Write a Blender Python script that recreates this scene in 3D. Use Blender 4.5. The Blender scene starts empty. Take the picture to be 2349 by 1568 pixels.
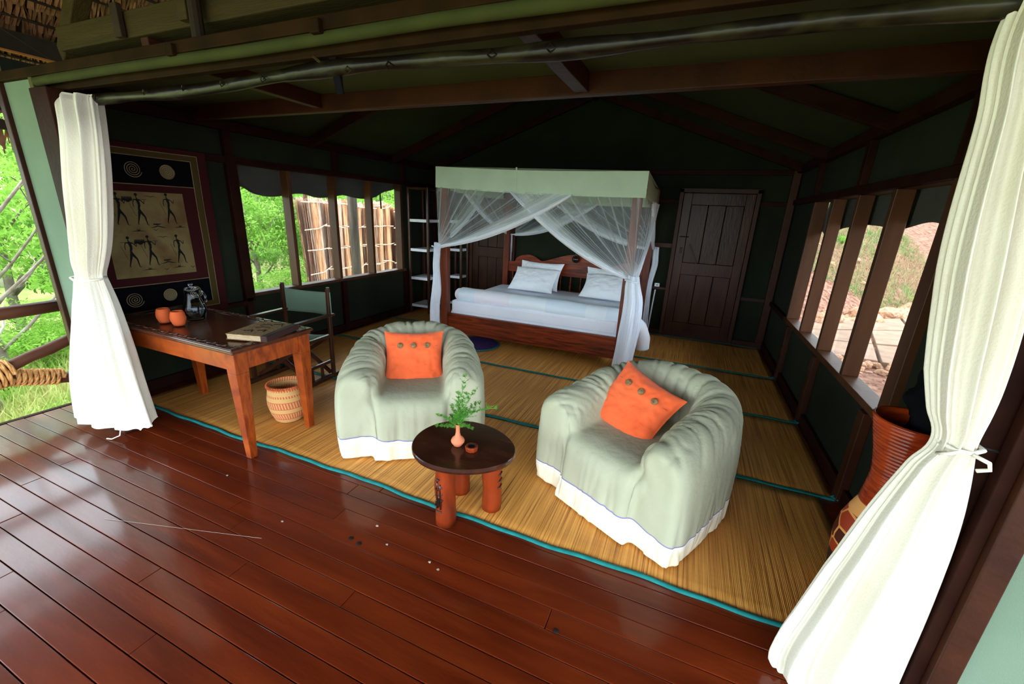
import bpy, math, random
import numpy as np
from mathutils import Vector, Matrix, Euler
from mathutils import noise as mnoise
random.seed(7); rng = np.random.default_rng(7)
PI = math.pi
sc = bpy.context.scene
C = sc.collection

# ---------------------------------------------------------------- camera, sky, exposure
cam_d = bpy.data.cameras.new('camera'); cam = bpy.data.objects.new('camera', cam_d); C.objects.link(cam)
Rr = Vector((0.91893, 0.15486, -0.36275)); Rr.normalize()      # (world axes seen from the camera)
cam_rows = [(0.91893177, 0.39202448, 0.04337295), (0.15485646, -0.25746734, -0.9537977), (-0.36274492, 0.88319159, -0.29730244)]
right, down, fwd = [Vector(r).normalized() for r in cam_rows]
m = Matrix((( right.x, -down.x, -fwd.x, 0), (right.y, -down.y, -fwd.y, 0), (right.z, -down.z, -fwd.z, 1.6), (0, 0, 0, 1)))
cam.matrix_world = m
cam_d.sensor_width = 36; cam_d.lens = 946.44 / 2349 * 36; cam_d.clip_start = 0.02; cam_d.clip_end = 300
sc.camera = cam
sc.view_settings.view_transform = 'Standard'; sc.view_settings.look = 'None'
sc.view_settings.gamma = 1; sc.view_settings.use_curve_mapping = False
sc.view_settings.exposure = 1.85
w = bpy.data.worlds.new('overcast_sky'); sc.world = w; w.use_nodes = True
bg = w.node_tree.nodes['Background']; bg.inputs['Color'].default_value = (0.80, 0.915, 1.0, 1); bg.inputs['Strength'].default_value = 2.3
sc.cycles.max_bounces = 7; sc.cycles.diffuse_bounces = 4; sc.cycles.glossy_bounces = 3
sc.cycles.transparent_max_bounces = 14; sc.cycles.transmission_bounces = 6
sc.cycles.sample_clamp_indirect = 6; sc.cycles.caustics_reflective = False; sc.cycles.caustics_refractive = False
sc.cycles.use_denoising = True
sun_d = bpy.data.lights.new('sun', 'SUN'); sun_d.energy = .45; sun_d.angle = math.radians(25); sun_d.color = (1, .97, .9)
sun = bpy.data.objects.new('sun', sun_d); C.objects.link(sun); sun.rotation_euler = (math.radians(38), 0, math.radians(-20))

# ---------------------------------------------------------------- materials
def L(c):  # sRGB 0-255 -> linear
    return tuple(((v/255)/12.92 if v/255 <= .04045 else ((v/255+.055)/1.055)**2.4) for v in c) + (1,)
def mat(name, col, rough=.7, col2=None, scale=8, stretch=(1,1,1), bump=0, bscale=40, spec=.22, trans=0, coat=0, rnd=0, detail=4, metal=0, contrast=(.35,.65), sheen=0, distort=0.0, bstretch=None):
    M = bpy.data.materials.new(name); M.use_nodes = True
    nt = M.node_tree; N = nt.nodes; lk = nt.links; b = N['Principled BSDF']
    b.inputs['Roughness'].default_value = rough; b.inputs['Specular IOR Level'].default_value = spec
    b.inputs['Metallic'].default_value = metal; b.inputs['Coat Weight'].default_value = coat; b.inputs['Coat Roughness'].default_value = .12
    if sheen: b.inputs['Sheen Weight'].default_value = sheen
    tc = N.new('ShaderNodeTexCoord'); mp = N.new('ShaderNodeMapping'); lk.new(tc.outputs['Object'], mp.inputs[0]); mp.inputs['Scale'].default_value = stretch
    src = None
    if col2 is not None:
        nz = N.new('ShaderNodeTexNoise'); nz.inputs['Scale'].default_value = scale; nz.inputs['Detail'].default_value = detail; nz.inputs['Distortion'].default_value = distort
        lk.new(mp.outputs[0], nz.inputs['Vector'])
        cr = N.new('ShaderNodeValToRGB'); cr.color_ramp.elements[0].position = contrast[0]; cr.color_ramp.elements[1].position = contrast[1]
        cr.color_ramp.elements[0].color = col; cr.color_ramp.elements[1].color = col2
        lk.new(nz.outputs['Fac'], cr.inputs[0]); src = cr.outputs[0]
    if rnd:
        oi = N.new('ShaderNodeObjectInfo'); hs = N.new('ShaderNodeHueSaturation')
        mr = N.new('ShaderNodeMapRange'); mr.inputs[3].default_value = 1-rnd; mr.inputs[4].default_value = 1+rnd
        lk.new(oi.outputs['Random'], mr.inputs[0]); lk.new(mr.outputs[0], hs.inputs['Value'])
        if src: lk.new(src, hs.inputs['Color'])
        else: hs.inputs['Color'].default_value = col
        src = hs.outputs[0]
    if src: lk.new(src, b.inputs['Base Color'])
    else: b.inputs['Base Color'].default_value = col
    if bump:
        n2 = N.new('ShaderNodeTexNoise'); n2.inputs['Scale'].default_value = bscale; n2.inputs['Detail'].default_value = 3
        m2 = mp
        if bstretch is not None:
            m2 = N.new('ShaderNodeMapping'); lk.new(tc.outputs['Object'], m2.inputs[0]); m2.inputs['Scale'].default_value = bstretch
        lk.new(m2.outputs[0], n2.inputs['Vector'])
        bp = N.new('ShaderNodeBump'); bp.inputs['Strength'].default_value = bump; bp.inputs['Distance'].default_value = .01
        lk.new(n2.outputs['Fac'], bp.inputs['Height']); lk.new(bp.outputs[0], b.inputs['Normal'])
    if trans:
        tr = N.new('ShaderNodeBsdfTranslucent'); mx = N.new('ShaderNodeMixShader'); mx.inputs[0].default_value = trans
        if src: lk.new(src, tr.inputs[0])
        else: tr.inputs[0].default_value = col
        lk.new(b.outputs[0], mx.inputs[1]); lk.new(tr.outputs[0], mx.inputs[2]); lk.new(mx.outputs[0], N['Material Output'].inputs[0])
    return M
def nodes(M): return M.node_tree.nodes, M.node_tree.links, M.node_tree.nodes['Principled BSDF']

M = {}
M['canvas'] = mat('green_canvas', (.015,.021,.0075,1), .95, (.020,.027,.010,1), 3, bump=.15, bscale=300)  # gable roof canvas, darker than the porch copy, with shade in its colour
M['canvas_in'] = mat('shade_darkened_canvas', (.0085,.0120,.0055,1), .95, (.012,.0165,.0078,1), 3, bump=.1, bscale=200)  # inner canvas darkened: the interior's shade is put into its colour
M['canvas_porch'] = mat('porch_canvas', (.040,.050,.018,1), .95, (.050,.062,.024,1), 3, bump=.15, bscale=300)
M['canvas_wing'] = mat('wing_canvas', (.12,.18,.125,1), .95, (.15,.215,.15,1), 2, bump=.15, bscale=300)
M['roll'] = mat('canvas_roll', (.026,.033,.005,1), .85, (.036,.044,.007,1), 5)
M['frame_wood'] = mat('red_frame_wood', (.026,.0065,.002,1), .5, (.044,.0115,.0035,1), 5, (1,1,1), .2, 30, rnd=.15)
M['front_wood'] = mat('brown_front_wood', (.012,.006,.0014,1), .7, (.022,.010,.0026,1), 6, rnd=.1, spec=.05)
M['frame_dark'] = mat('dark_frame_wood', (.014,.004,.0025,1), .6, (.024,.007,.004,1), 5, (1,1,1), .2, 30, rnd=.15, spec=.06)
M['mullion'] = mat('mullion_wood', (.048,.016,.006,1), .45, (.085,.032,.012,1), 6, (1,1,.15), .15, 30, rnd=.1)
M['trim_olive'] = mat('olive_trim_wood', (.085,.09,.018,1), .6, (.05,.04,.009,1), 9)
M['old_timber'] = mat('old_pine_timber', (.026,.018,.003,1), .8, (.042,.029,.006,1), 6, (.3,4,4), .3, 40)
M['dark_timber'] = mat('dark_timber', (.018,.011,.006,1), .8, (.03,.018,.01,1), 6)
M['orange_edge'] = mat('timber_sawn_edge', (.35,.13,.03,1), .7)
M['thatch'] = mat('palm_thatch', (.30,.15,.09,1), .85, (.14,.07,.035,1), 14, (1,1,1), rnd=.2)
M['thatch_back'] = mat('thatch_backing', (.035,.018,.01,1), .95)
M['curtain'] = mat('cotton_curtain', (.80,.76,.64,1), .9, (.86,.83,.74,1), 3, bump=.25, bscale=120, trans=.12)
M['floor'] = mat('varnished_floor_board', (.082,.0095,.0018,1), .38, (.145,.020,.0036,1), 3.2, (.35,3,1), .22, 9, spec=.12, coat=.55, rnd=.10, bstretch=(1,3.5,1), distort=.4, detail=6)
M['floor_gap'] = mat('floor_gap', (.012,.004,.002,1), .8)
M['desk'] = mat('reddish_desk_wood', (.36,.066,.007,1), .35, (.17,.024,.004,1), 5, (1.2,6,1.6), .06, 20, coat=.12, distort=.8, contrast=(.34,.68), detail=8)
M['desk_top'] = mat('dark_desk_top', (.055,.012,.005,1), .22, (.10,.024,.008,1), 5, (.3,3,1), .02, 20, coat=.25)
M['ctable_top'] = mat('dark_polished_wood', (.030,.009,.005,1), .2, (.060,.018,.008,1), 6, (1,3,1), .03, 20, coat=.3)
M['log'] = mat('red_log_wood', (.27,.034,.006,1), .4, (.11,.014,.003,1), 7, (1,1,.25), .2, 18, coat=.1, distort=1.0)
M['bed_wood'] = mat('bed_wood', (.25,.036,.006,1), .4, (.05,.008,.002,1), 5, (.35,1,4.5), .08, 20, coat=.08, distort=1.6, contrast=(.35,.7))
M['post_wood'] = mat('bed_post_wood', (.17,.034,.010,1), .38, (.085,.017,.006,1), 6, (3,3,.4), .05, 20, distort=.6)
M['dark_wood'] = mat('dark_chair_wood', (.035,.012,.007,1), .3, (.055,.018,.009,1), 8, coat=.2)
M['door'] = mat('door_wood', (.026,.008,.004,1), .35, (.045,.017,.008,1), 6, (2,2,.4), .25, 25, rnd=.12, spec=.15)
M['sheet'] = mat('white_sheet', (.82,.86,.97,1), .9, (.86,.90,.98,1), 4, bump=.2, bscale=25)
M['pillow'] = mat('white_pillow', (.88,.92,.97,1), .9, bump=.25, bscale=18, col2=(.90,.94,.98,1))
M['cover'] = None
M['orange'] = mat('orange_cotton', (.92,.15,.045,1), .85, (.88,.125,.034,1), 6, bump=.35, bscale=22, sheen=.2)
M['coconut'] = mat('coconut_shell', (.13,.07,.025,1), .5, (.30,.18,.08,1), 60, bump=.3)
M['terra'] = mat('terracotta', (.58,.105,.028,1), .75, (.50,.085,.022,1), 12)
M['terra_pale'] = mat('pale_terracotta', (.68,.22,.11,1), .6, (.60,.18,.09,1), 10)
M['stem'] = mat('fern_green', (.14,.42,.06,1), .7, (.24,.58,.11,1), 20, trans=.25)
M['teal'] = mat('teal_binding', (.005,.15,.145,1), .8, (.012,.20,.19,1), 20)
M['rope'] = mat('sisal_rope', (.80,.42,.15,1), .9, (.55,.25,.08,1), 25, bump=.5, bscale=120)
M['rail'] = mat('rail_log', (.14,.050,.028,1), .55, (.08,.028,.015,1), 6, (1,.25,1), .2)
M['book_page'] = mat('handmade_paper', (.55,.42,.28,1), .9, (.45,.33,.2,1), 30)
M['book_cover'] = mat('bark_cloth_cover', (.34,.22,.10,1), .95, (.18,.11,.05,1), 70, bump=.5, bscale=90)
M['spine'] = mat('dark_leather', (.035,.014,.012,1), .6)
M['metal'] = mat('dark_steel', (.25,.25,.27,1), .3, metal=1)
M['shelf_w'] = mat('white_shelf_liner', (.72,.76,.80,1), .7)
M['green_cloth'] = mat('director_canvas', (.12,.18,.13,1), .85, (.14,.21,.15,1), 4, bump=.1, bscale=60)
M['black_cloth'] = mat('black_cloth', (.003,.003,.004,1), .9, spec=.06, bump=.4, bscale=30, col2=(.005,.005,.007,1))
M['white_plastic'] = mat('white_plastic', (.7,.72,.72,1), .4)
M['rug'] = mat('purple_rug', (.035,.018,.09,1), .95, (.05,.02,.12,1), 30, bump=.4)
M['grass'] = mat('grass_ground', (.20,.34,.05,1), .95, (.46,.40,.18,1), 1.1, bump=.6, bscale=6, detail=8, contrast=(.38,.62))
M['blade'] = mat('grass_blade', (.22,.42,.06,1), .8, (.48,.46,.18,1), 1.4, trans=.4, rnd=.05)
M['blade_dry'] = mat('slope_grass', (.10,.20,.05,1), .8, (.30,.22,.12,1), 1.0, trans=.3)
M['earth'] = mat('leaf_litter', (.10,.036,.02,1), .95, (.22,.11,.07,1), 9, bump=1.0, bscale=22, detail=10, contrast=(.35,.62))
M['leaf_bits'] = mat('dry_leaf_bits', (.13,.04,.022,1), .9, (.30,.16,.10,1), 7, contrast=(.4,.6))
M['yard'] = mat('trodden_grass', (.30,.36,.10,1), .95, (.55,.50,.28,1), 1.0, detail=8)
M['rock'] = mat('pink_limestone', (.40,.22,.13,1), .9, (.16,.06,.03,1), 5, bump=.7, bscale=14, detail=8, rnd=.12, contrast=(.42,.75))
M['slab'] = mat('path_slab', (.23,.145,.095,1), .9, (.17,.105,.07,1), 4, bump=.2, bscale=20, rnd=.06)
M['bark'] = mat('bark', (.13,.10,.07,1), .9, (.25,.22,.18,1), 9, bump=.7, bscale=16)
M['bark_pale'] = mat('pale_bark', (.50,.50,.42,1), .9, (.30,.28,.22,1), 9)
M['leaf'] = mat('bright_leaves', (.14,.34,.025,1), .7, (.30,.50,.09,1), .9, trans=.45, rnd=.12, detail=6)
M['leaf_d'] = mat('mid_green_leaves', (.08,.22,.02,1), .7, (.18,.36,.05,1), .9, trans=.4, rnd=.1)
M['reed'] = mat('bundled_reed', (.72,.42,.24,1), .9, (.36,.15,.065,1), 5, (6,6,.6), .4, 40, rnd=.13)
M['reed_pale'] = mat('bleached_reed', (.84,.68,.55,1), .9, (.50,.28,.17,1), 5, (6,6,.6), .4, 40, rnd=.1)
M['post_grey'] = mat('weathered_post', (.045,.035,.026,1), .8, (.09,.07,.05,1), 8, (3,3,.3))
M['batik_black'] = mat('batik_black', (.003,.003,.0045,1), .95, spec=.05)
M['batik_red'] = mat('batik_red', (.034,.003,.004,1), .9)
M['batik_olive'] = mat('batik_olive', (.055,.036,.008,1), .9)
M['batik_cream'] = mat('batik_cream', (.26,.21,.12,1), .9, (.16,.11,.05,1), 7, detail=8)
M['batik_tan'] = mat('batik_tan', (.20,.15,.06,1), .9, (.12,.07,.025,1), 6, detail=10, contrast=(.4,.7))
M['ink'] = mat('batik_ink', (.006,.006,.006,1), .9)
M['lamp'] = mat('dark_turned_wood', (.02,.009,.006,1), .18, coat=.5)
M['debris'] = mat('pale_chips', (.45,.36,.30,1), .8)

def glass_mat():
    g = bpy.data.materials.new('clear_glass'); g.use_nodes = True; n, l, b = nodes(g)
    t = n.new('ShaderNodeBsdfTransparent'); t.inputs[0].default_value = (.93,.96,.98,1); gl_ = n.new('ShaderNodeBsdfGlossy'); gl_.inputs['Roughness'].default_value = .03
    lw = n.new('ShaderNodeLayerWeight'); lw.inputs[0].default_value = .2; mx = n.new('ShaderNodeMixShader'); l.new(lw.outputs['Fresnel'], mx.inputs[0])
    l.new(t.outputs[0], mx.inputs[1]); l.new(gl_.outputs[0], mx.inputs[2]); l.new(mx.outputs[0], n['Material Output'].inputs[0]); return g
M['glass'] = glass_mat()
def water_mat():
    g = bpy.data.materials.new('water'); g.use_nodes = True; n, l, b = nodes(g)
    t = n.new('ShaderNodeBsdfTransparent'); t.inputs[0].default_value = (.90,.95,.97,1); gl_ = n.new('ShaderNodeBsdfGlass'); gl_.inputs['IOR'].default_value = 1.25; gl_.inputs['Roughness'].default_value = 0
    mx = n.new('ShaderNodeMixShader'); mx.inputs[0].default_value = .12; l.new(t.outputs[0], mx.inputs[1]); l.new(gl_.outputs[0], mx.inputs[2]); l.new(mx.outputs[0], n['Material Output'].inputs[0]); return g
M['water'] = water_mat()
def screen_mat():
    g = bpy.data.materials.new('fly_screen'); g.use_nodes = True; n, l, b = nodes(g)
    t = n.new('ShaderNodeBsdfTransparent'); mx = n.new('ShaderNodeMixShader'); mx.inputs[0].default_value = .07
    b.inputs['Base Color'].default_value = (.35,.34,.32,1); b.inputs['Roughness'].default_value = .9
    l.new(t.outputs[0], mx.inputs[1]); l.new(b.outputs[0], mx.inputs[2]); l.new(mx.outputs[0], n['Material Output'].inputs[0]); return g
M['screen'] = screen_mat()
def net_mat():   # sheer net: open mesh with gathered threads along V, dense band where u -> 1
    g = bpy.data.materials.new('mosquito_net'); g.use_nodes = True; n, l, b = nodes(g)
    b.inputs['Base Color'].default_value = (.74,.82,.86,1); b.inputs['Roughness'].default_value = .9
    uv = n.new('ShaderNodeTexCoord'); sp = n.new('ShaderNodeSeparateXYZ'); l.new(uv.outputs['UV'], sp.inputs[0])
    cb = n.new('ShaderNodeCombineXYZ'); l.new(sp.outputs[0], cb.inputs[0])
    vm = n.new('ShaderNodeMath'); vm.operation = 'MULTIPLY'; l.new(sp.outputs[1], vm.inputs[0]); vm.inputs[1].default_value = .012; l.new(vm.outputs[0], cb.inputs[1])
    nz = n.new('ShaderNodeTexNoise'); nz.inputs['Scale'].default_value = 34; nz.inputs['Detail'].default_value = 3; l.new(cb.outputs[0], nz.inputs['Vector'])
    mr = n.new('ShaderNodeMapRange'); mr.inputs[1].default_value = .50; mr.inputs[2].default_value = .74; mr.inputs[3].default_value = .15; mr.inputs[4].default_value = .62
    l.new(nz.outputs['Fac'], mr.inputs[0])
    # density grows with V (towards the tie)
    pv = n.new('ShaderNodeMath'); pv.operation = 'POWER'; l.new(sp.outputs[1], pv.inputs[0]); pv.inputs[1].default_value = 5.0
    a1 = n.new('ShaderNodeMath'); a1.operation = 'MULTIPLY_ADD'; l.new(pv.outputs[0], a1.inputs[0]); a1.inputs[1].default_value = .4; l.new(mr.outputs[0], a1.inputs[2])
    # gathered edge
    ed = n.new('ShaderNodeMapRange'); ed.inputs[1].default_value = .80; ed.inputs[2].default_value = .90; ed.inputs[3].default_value = 0; ed.inputs[4].default_value = .42
    l.new(sp.outputs[0], ed.inputs[0])
    a2 = n.new('ShaderNodeMath'); a2.operation = 'ADD'; a2.use_clamp = True; l.new(a1.outputs[0], a2.inputs[0]); l.new(ed.outputs[0], a2.inputs[1])
    tr = n.new('ShaderNodeBsdfTranslucent'); tr.inputs[0].default_value = (.80,.88,.93,1)
    m0 = n.new('ShaderNodeMixShader'); m0.inputs[0].default_value = .3; l.new(b.outputs[0], m0.inputs[1]); l.new(tr.outputs[0], m0.inputs[2])
    t = n.new('ShaderNodeBsdfTransparent'); mx = n.new('ShaderNodeMixShader')
    l.new(a2.outputs[0], mx.inputs[0]); l.new(t.outputs[0], mx.inputs[1]); l.new(m0.outputs[0], mx.inputs[2]); l.new(mx.outputs[0], n['Material Output'].inputs[0]); return g
M['net'] = net_mat()
M['net_dense'] = mat('gathered_net', (.82,.87,.96,1), .9, (.86,.90,.97,1), 6, bump=.4, bscale=60, trans=.25)
M['valance'] = mat('net_valance', (.52,.66,.50,1), .9, (.57,.71,.55,1), 5, bump=.1, bscale=100, trans=.2)
def cover_mat():
    g = mat('sage_chair_cover', (.40,.405,.285,1), .9, (.44,.445,.32,1), 5, bump=.3, bscale=28)
    n, l, b = nodes(g)
    at = n.new('ShaderNodeAttribute'); at.attribute_name = 'hem'
    cr = n.new('ShaderNodeValToRGB'); cr.color_ramp.interpolation = 'CONSTANT'; E = cr.color_ramp.elements
    cream = (.80,.72,.54,1); pale = (.86,.85,.80,1); sage = (.40,.405,.285,1); pur = (.20,.19,.36,1)
    E[0].position = 0; E[0].color = cream; E[1].position = .58; E[1].color = pale
    for p, c in ((.60,cream),(.64,pale),(.68,cream),(.72,pale),(.79,pur),(.835,sage)):
        e = E.new(p); e.color = c
    l.new(at.outputs['Fac'], cr.inputs[0])
    src = b.inputs['Base Color'].links[0].from_socket
    mx = n.new('ShaderNodeMixRGB'); gt = n.new('ShaderNodeMath'); gt.operation = 'GREATER_THAN'; gt.inputs[1].default_value = .835
    l.new(at.outputs['Fac'], gt.inputs[0]); l.new(gt.outputs[0], mx.inputs[0]); l.new(cr.outputs[0], mx.inputs[1]); l.new(src, mx.inputs[2])
    l.new(mx.outputs[0], b.inputs['Base Color']); return g
M['cover'] = cover_mat()
def mat_mat():   # straw mat: fine straws running along Y with stitched rows
    g = bpy.data.materials.new('woven_straw'); g.use_nodes = True; n, l, b = nodes(g)
    tc = n.new('ShaderNodeTexCoord'); mp = n.new('ShaderNodeMapping'); mp.inputs['Scale'].default_value = (60, .7, 1); l.new(tc.outputs['Object'], mp.inputs[0])
    nz = n.new('ShaderNodeTexNoise'); nz.inputs['Scale'].default_value = 2.2; nz.inputs['Detail'].default_value = 5; l.new(mp.outputs[0], nz.inputs['Vector'])
    cr = n.new('ShaderNodeValToRGB'); E = cr.color_ramp.elements; E[0].position = .30; E[0].color = (.20,.060,.008,1); E[1].position = .72; E[1].color = (.92,.46,.105,1)
    e = E.new(.45); e.color = (.64,.265,.045,1)
    l.new(nz.outputs['Fac'], cr.inputs[0])
    n3 = n.new('ShaderNodeTexNoise'); n3.inputs['Scale'].default_value = 1.3; l.new(tc.outputs['Object'], n3.inputs['Vector'])
    mx = n.new('ShaderNodeMixRGB'); mx.blend_type = 'MULTIPLY'; mx.inputs[0].default_value = .5; l.new(cr.outputs[0], mx.inputs[1])
    c3 = n.new('ShaderNodeValToRGB'); c3.color_ramp.elements[0].color = (.7,.62,.5,1); c3.color_ramp.elements[0].position = .35; c3.color_ramp.elements[1].position = .6
    l.new(n3.outputs['Fac'], c3.inputs[0]); l.new(c3.outputs[0], mx.inputs[2])
    l.new(mx.outputs[0], b.inputs['Base Color']); b.inputs['Roughness'].default_value = .6
    wv = n.new('ShaderNodeTexWave'); wv.bands_direction = 'X'; wv.inputs['Scale'].default_value = 42; wv.inputs['Distortion'].default_value = 1; l.new(tc.outputs['Object'], wv.inputs['Vector'])
    w2 = n.new('ShaderNodeTexWave'); w2.bands_direction = 'Y'; w2.inputs['Scale'].default_value = 9; w2.inputs['Distortion'].default_value = .4; l.new(tc.outputs['Object'], w2.inputs['Vector'])
    ad = n.new('ShaderNodeMath'); ad.operation = 'MULTIPLY_ADD'; l.new(w2.outputs['Fac'], ad.inputs[0]); ad.inputs[1].default_value = .25; l.new(wv.outputs['Fac'], ad.inputs[2])
    bp = n.new('ShaderNodeBump'); bp.inputs['Strength'].default_value = .35; bp.inputs['Distance'].default_value = .003
    l.new(ad.outputs[0], bp.inputs['Height']); l.new(bp.outputs[0], b.inputs['Normal']); return g
M['straw'] = mat_mat()
def basket_mat():
    g = bpy.data.materials.new('basket_weave'); g.use_nodes = True; n, l, b = nodes(g)
    tc = n.new('ShaderNodeTexCoord'); sp = n.new('ShaderNodeSeparateXYZ'); l.new(tc.outputs['Object'], sp.inputs[0])
    at = n.new('ShaderNodeMath'); at.operation = 'ARCTAN2'; l.new(sp.outputs[1], at.inputs[0]); l.new(sp.outputs[0], at.inputs[1])
    # zig-zag stripes = sin(40*angle + 60*z)
    m1 = n.new('ShaderNodeMath'); m1.operation = 'MULTIPLY'; m1.inputs[1].default_value = 44; l.new(at.outputs[0], m1.inputs[0])
    m2 = n.new('ShaderNodeMath'); m2.operation = 'MULTIPLY_ADD'; m2.inputs[1].default_value = 60; l.new(sp.outputs[2], m2.inputs[0]); l.new(m1.outputs[0], m2.inputs[2])
    s = n.new('ShaderNodeMath'); s.operation = 'SINE'; l.new(m2.outputs[0], s.inputs[0])
    g1 = n.new('ShaderNodeMath'); g1.operation = 'GREATER_THAN'; g1.inputs[1].default_value = 0; l.new(s.outputs[0], g1.inputs[0])
    cr = n.new('ShaderNodeValToRGB'); cr.color_ramp.interpolation = 'CONSTANT'; E = cr.color_ramp.elements
    dz = n.new('ShaderNodeMath'); dz.operation = 'DIVIDE'; dz.inputs[1].default_value = .285; l.new(sp.outputs[2], dz.inputs[0]); l.new(dz.outputs[0], cr.inputs[0])
    k, wt, gy = (0,0,0,1), (1,1,1,1), (.5,.5,.5,1)
    E[0].position = 0; E[0].color = k; E[1].position = .13; E[1].color = wt
    for p, c in ((.15,gy),(.31,wt),(.33,k),(.45,wt),(.47,gy),(.63,wt),(.65,k),(.76,gy),(.82,k),(.93,gy)): e = E.new(p); e.color = c
    st = n.new('ShaderNodeMath'); st.operation = 'MULTIPLY_ADD'; st.inputs[1].default_value = .5; l.new(g1.outputs[0], st.inputs[0]); l.new(cr.outputs[0], st.inputs[2])
    th = n.new('ShaderNodeMath'); th.operation = 'GREATER_THAN'; th.inputs[1].default_value = .8; l.new(st.outputs[0], th.inputs[0])
    mx = n.new('ShaderNodeMixRGB'); mx.inputs[1].default_value = (.68,.40,.14,1); mx.inputs[2].default_value = (.62,.12,.05,1); l.new(th.outputs[0], mx.inputs[0])
    l.new(mx.outputs[0], b.inputs['Base Color']); b.inputs['Roughness'].default_value = .85
    wv = n.new('ShaderNodeTexWave'); wv.bands_direction = 'Z'; wv.inputs['Scale'].default_value = 45; l.new(tc.outputs['Object'], wv.inputs['Vector'])
    nz = n.new('ShaderNodeTexNoise'); nz.inputs['Scale'].default_value = 140; ad = n.new('ShaderNodeMath'); l.new(wv.outputs['Fac'], ad.inputs[0]); l.new(nz.outputs['Fac'], ad.inputs[1])
    bp = n.new('ShaderNodeBump'); bp.inputs['Strength'].default_value = .5; bp.inputs['Distance'].default_value = .006; l.new(ad.outputs[0], bp.inputs['Height']); l.new(bp.outputs[0], b.inputs['Normal'])
    return g
M['basket'] = basket_mat()
def pot_mat():
    g = bpy.data.materials.new('giraffe_pattern_clay'); g.use_nodes = True; n, l, b = nodes(g)
    tc = n.new('ShaderNodeTexCoord')
    v = n.new('ShaderNodeTexVoronoi'); v.feature = 'DISTANCE_TO_EDGE'; v.inputs['Scale'].default_value = 11; l.new(tc.outputs['Object'], v.inputs['Vector'])
    v2 = n.new('ShaderNodeTexVoronoi'); v2.inputs['Scale'].default_value = 11; l.new(tc.outputs['Object'], v2.inputs['Vector'])
    t = n.new('ShaderNodeMath'); t.operation = 'GREATER_THAN'; t.inputs[1].default_value = .055; l.new(v.outputs['Distance'], t.inputs[0])
    c = n.new('ShaderNodeValToRGB'); c.color_ramp.interpolation = 'CONSTANT'; c.color_ramp.elements[0].color = (.075,.010,.004,1); c.color_ramp.elements[1].color = (.36,.040,.010,1); c.color_ramp.elements[1].position = .5
    l.new(v2.outputs['Color'], c.inputs[0])
    mx = n.new('ShaderNodeMixRGB'); mx.inputs[1].default_value = (.80,.34,.09,1); l.new(t.outputs[0], mx.inputs[0]); l.new(c.outputs[0], mx.inputs[2])
    l.new(mx.outputs[0], b.inputs['Base Color']); b.inputs['Roughness'].default_value = .45
    inv = n.new('ShaderNodeMath'); inv.operation = 'MULTIPLY'; inv.inputs[1].default_value = -1; l.new(t.outputs[0], inv.inputs[0])
    bp = n.new('ShaderNodeBump'); bp.inputs['Strength'].default_value = .4; bp.inputs['Distance'].default_value = .005; l.new(inv.outputs[0], bp.inputs['Height']); l.new(bp.outputs[0], b.inputs['Normal']); return g
M['pot'] = pot_mat()
M['pot_band'] = mat('cream_clay_band', (.80,.38,.12,1), .5)
M['pot_neck'] = mat('coiled_red_neck', (.42,.050,.008,1), .22, (.22,.02,.005,1), 12, (1,1,4), coat=.3)
M['wicker'] = mat('dark_wicker', (.02,.009,.006,1), .7, (.06,.02,.01,1), 90, bump=.5, bscale=120)
def duvet_mat():
    g = mat('pale_printed_duvet', (.70,.83,.92,1), .9, bump=.25, bscale=14); n, l, b = nodes(g)
    tc = n.new('ShaderNodeTexCoord'); ck = n.new('ShaderNodeTexVoronoi'); ck.distance = 'CHEBYCHEV'; ck.inputs['Scale'].default_value = 4.2; ck.inputs['Randomness'].default_value = .35; l.new(tc.outputs['Object'], ck.inputs['Vector'])
    cr = n.new('ShaderNodeValToRGB'); E = cr.color_ramp.elements; cr.color_ramp.interpolation = 'CONSTANT'
    E[0].color = (.84,.92,.97,1); E[1].position = .4; E[1].color = (.76,.87,.96,1); e = E.new(.7); e.color = (.87,.86,.93,1); e = E.new(.85); e.color = (.86,.93,.96,1)
    l.new(ck.outputs['Color'], cr.inputs[0]); l.new(cr.outputs[0], b.inputs['Base Color']); return g
M['duvet'] = duvet_mat()
def carved_mat():
    g = mat('carved_dark_border', (.022,.008,.005,1), .22, coat=.4); n, l, b = nodes(g)
    tc = n.new('ShaderNodeTexCoord'); v = n.new('ShaderNodeTexVoronoi'); v.inputs['Scale'].default_value = 34; l.new(tc.outputs['Object'], v.inputs['Vector'])
    w_ = n.new('ShaderNodeTexWave'); w_.wave_type = 'RINGS'; w_.inputs['Scale'].default_value = 9; w_.inputs['Distortion'].default_value = 9; w_.inputs['Detail Scale'].default_value = 3; l.new(tc.outputs['Object'], w_.inputs['Vector'])
    ad = n.new('ShaderNodeMath'); l.new(v.outputs['Distance'], ad.inputs[0]); l.new(w_.outputs['Fac'], ad.inputs[1])
    bp = n.new('ShaderNodeBump'); bp.inputs['Strength'].default_value = 1; bp.inputs['Distance'].default_value = .008; l.new(ad.outputs[0], bp.inputs['Height']); l.new(bp.outputs[0], b.inputs['Normal']); return g
M['carved'] = carved_mat()
M['bark_pole'] = mat('bark_pole', (.006,.004,.0025,1), .32, (.030,.030,.010,1), 7, (.5,1,1), .5, 14, detail=6, contrast=(.5,.72), distort=1)

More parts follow.
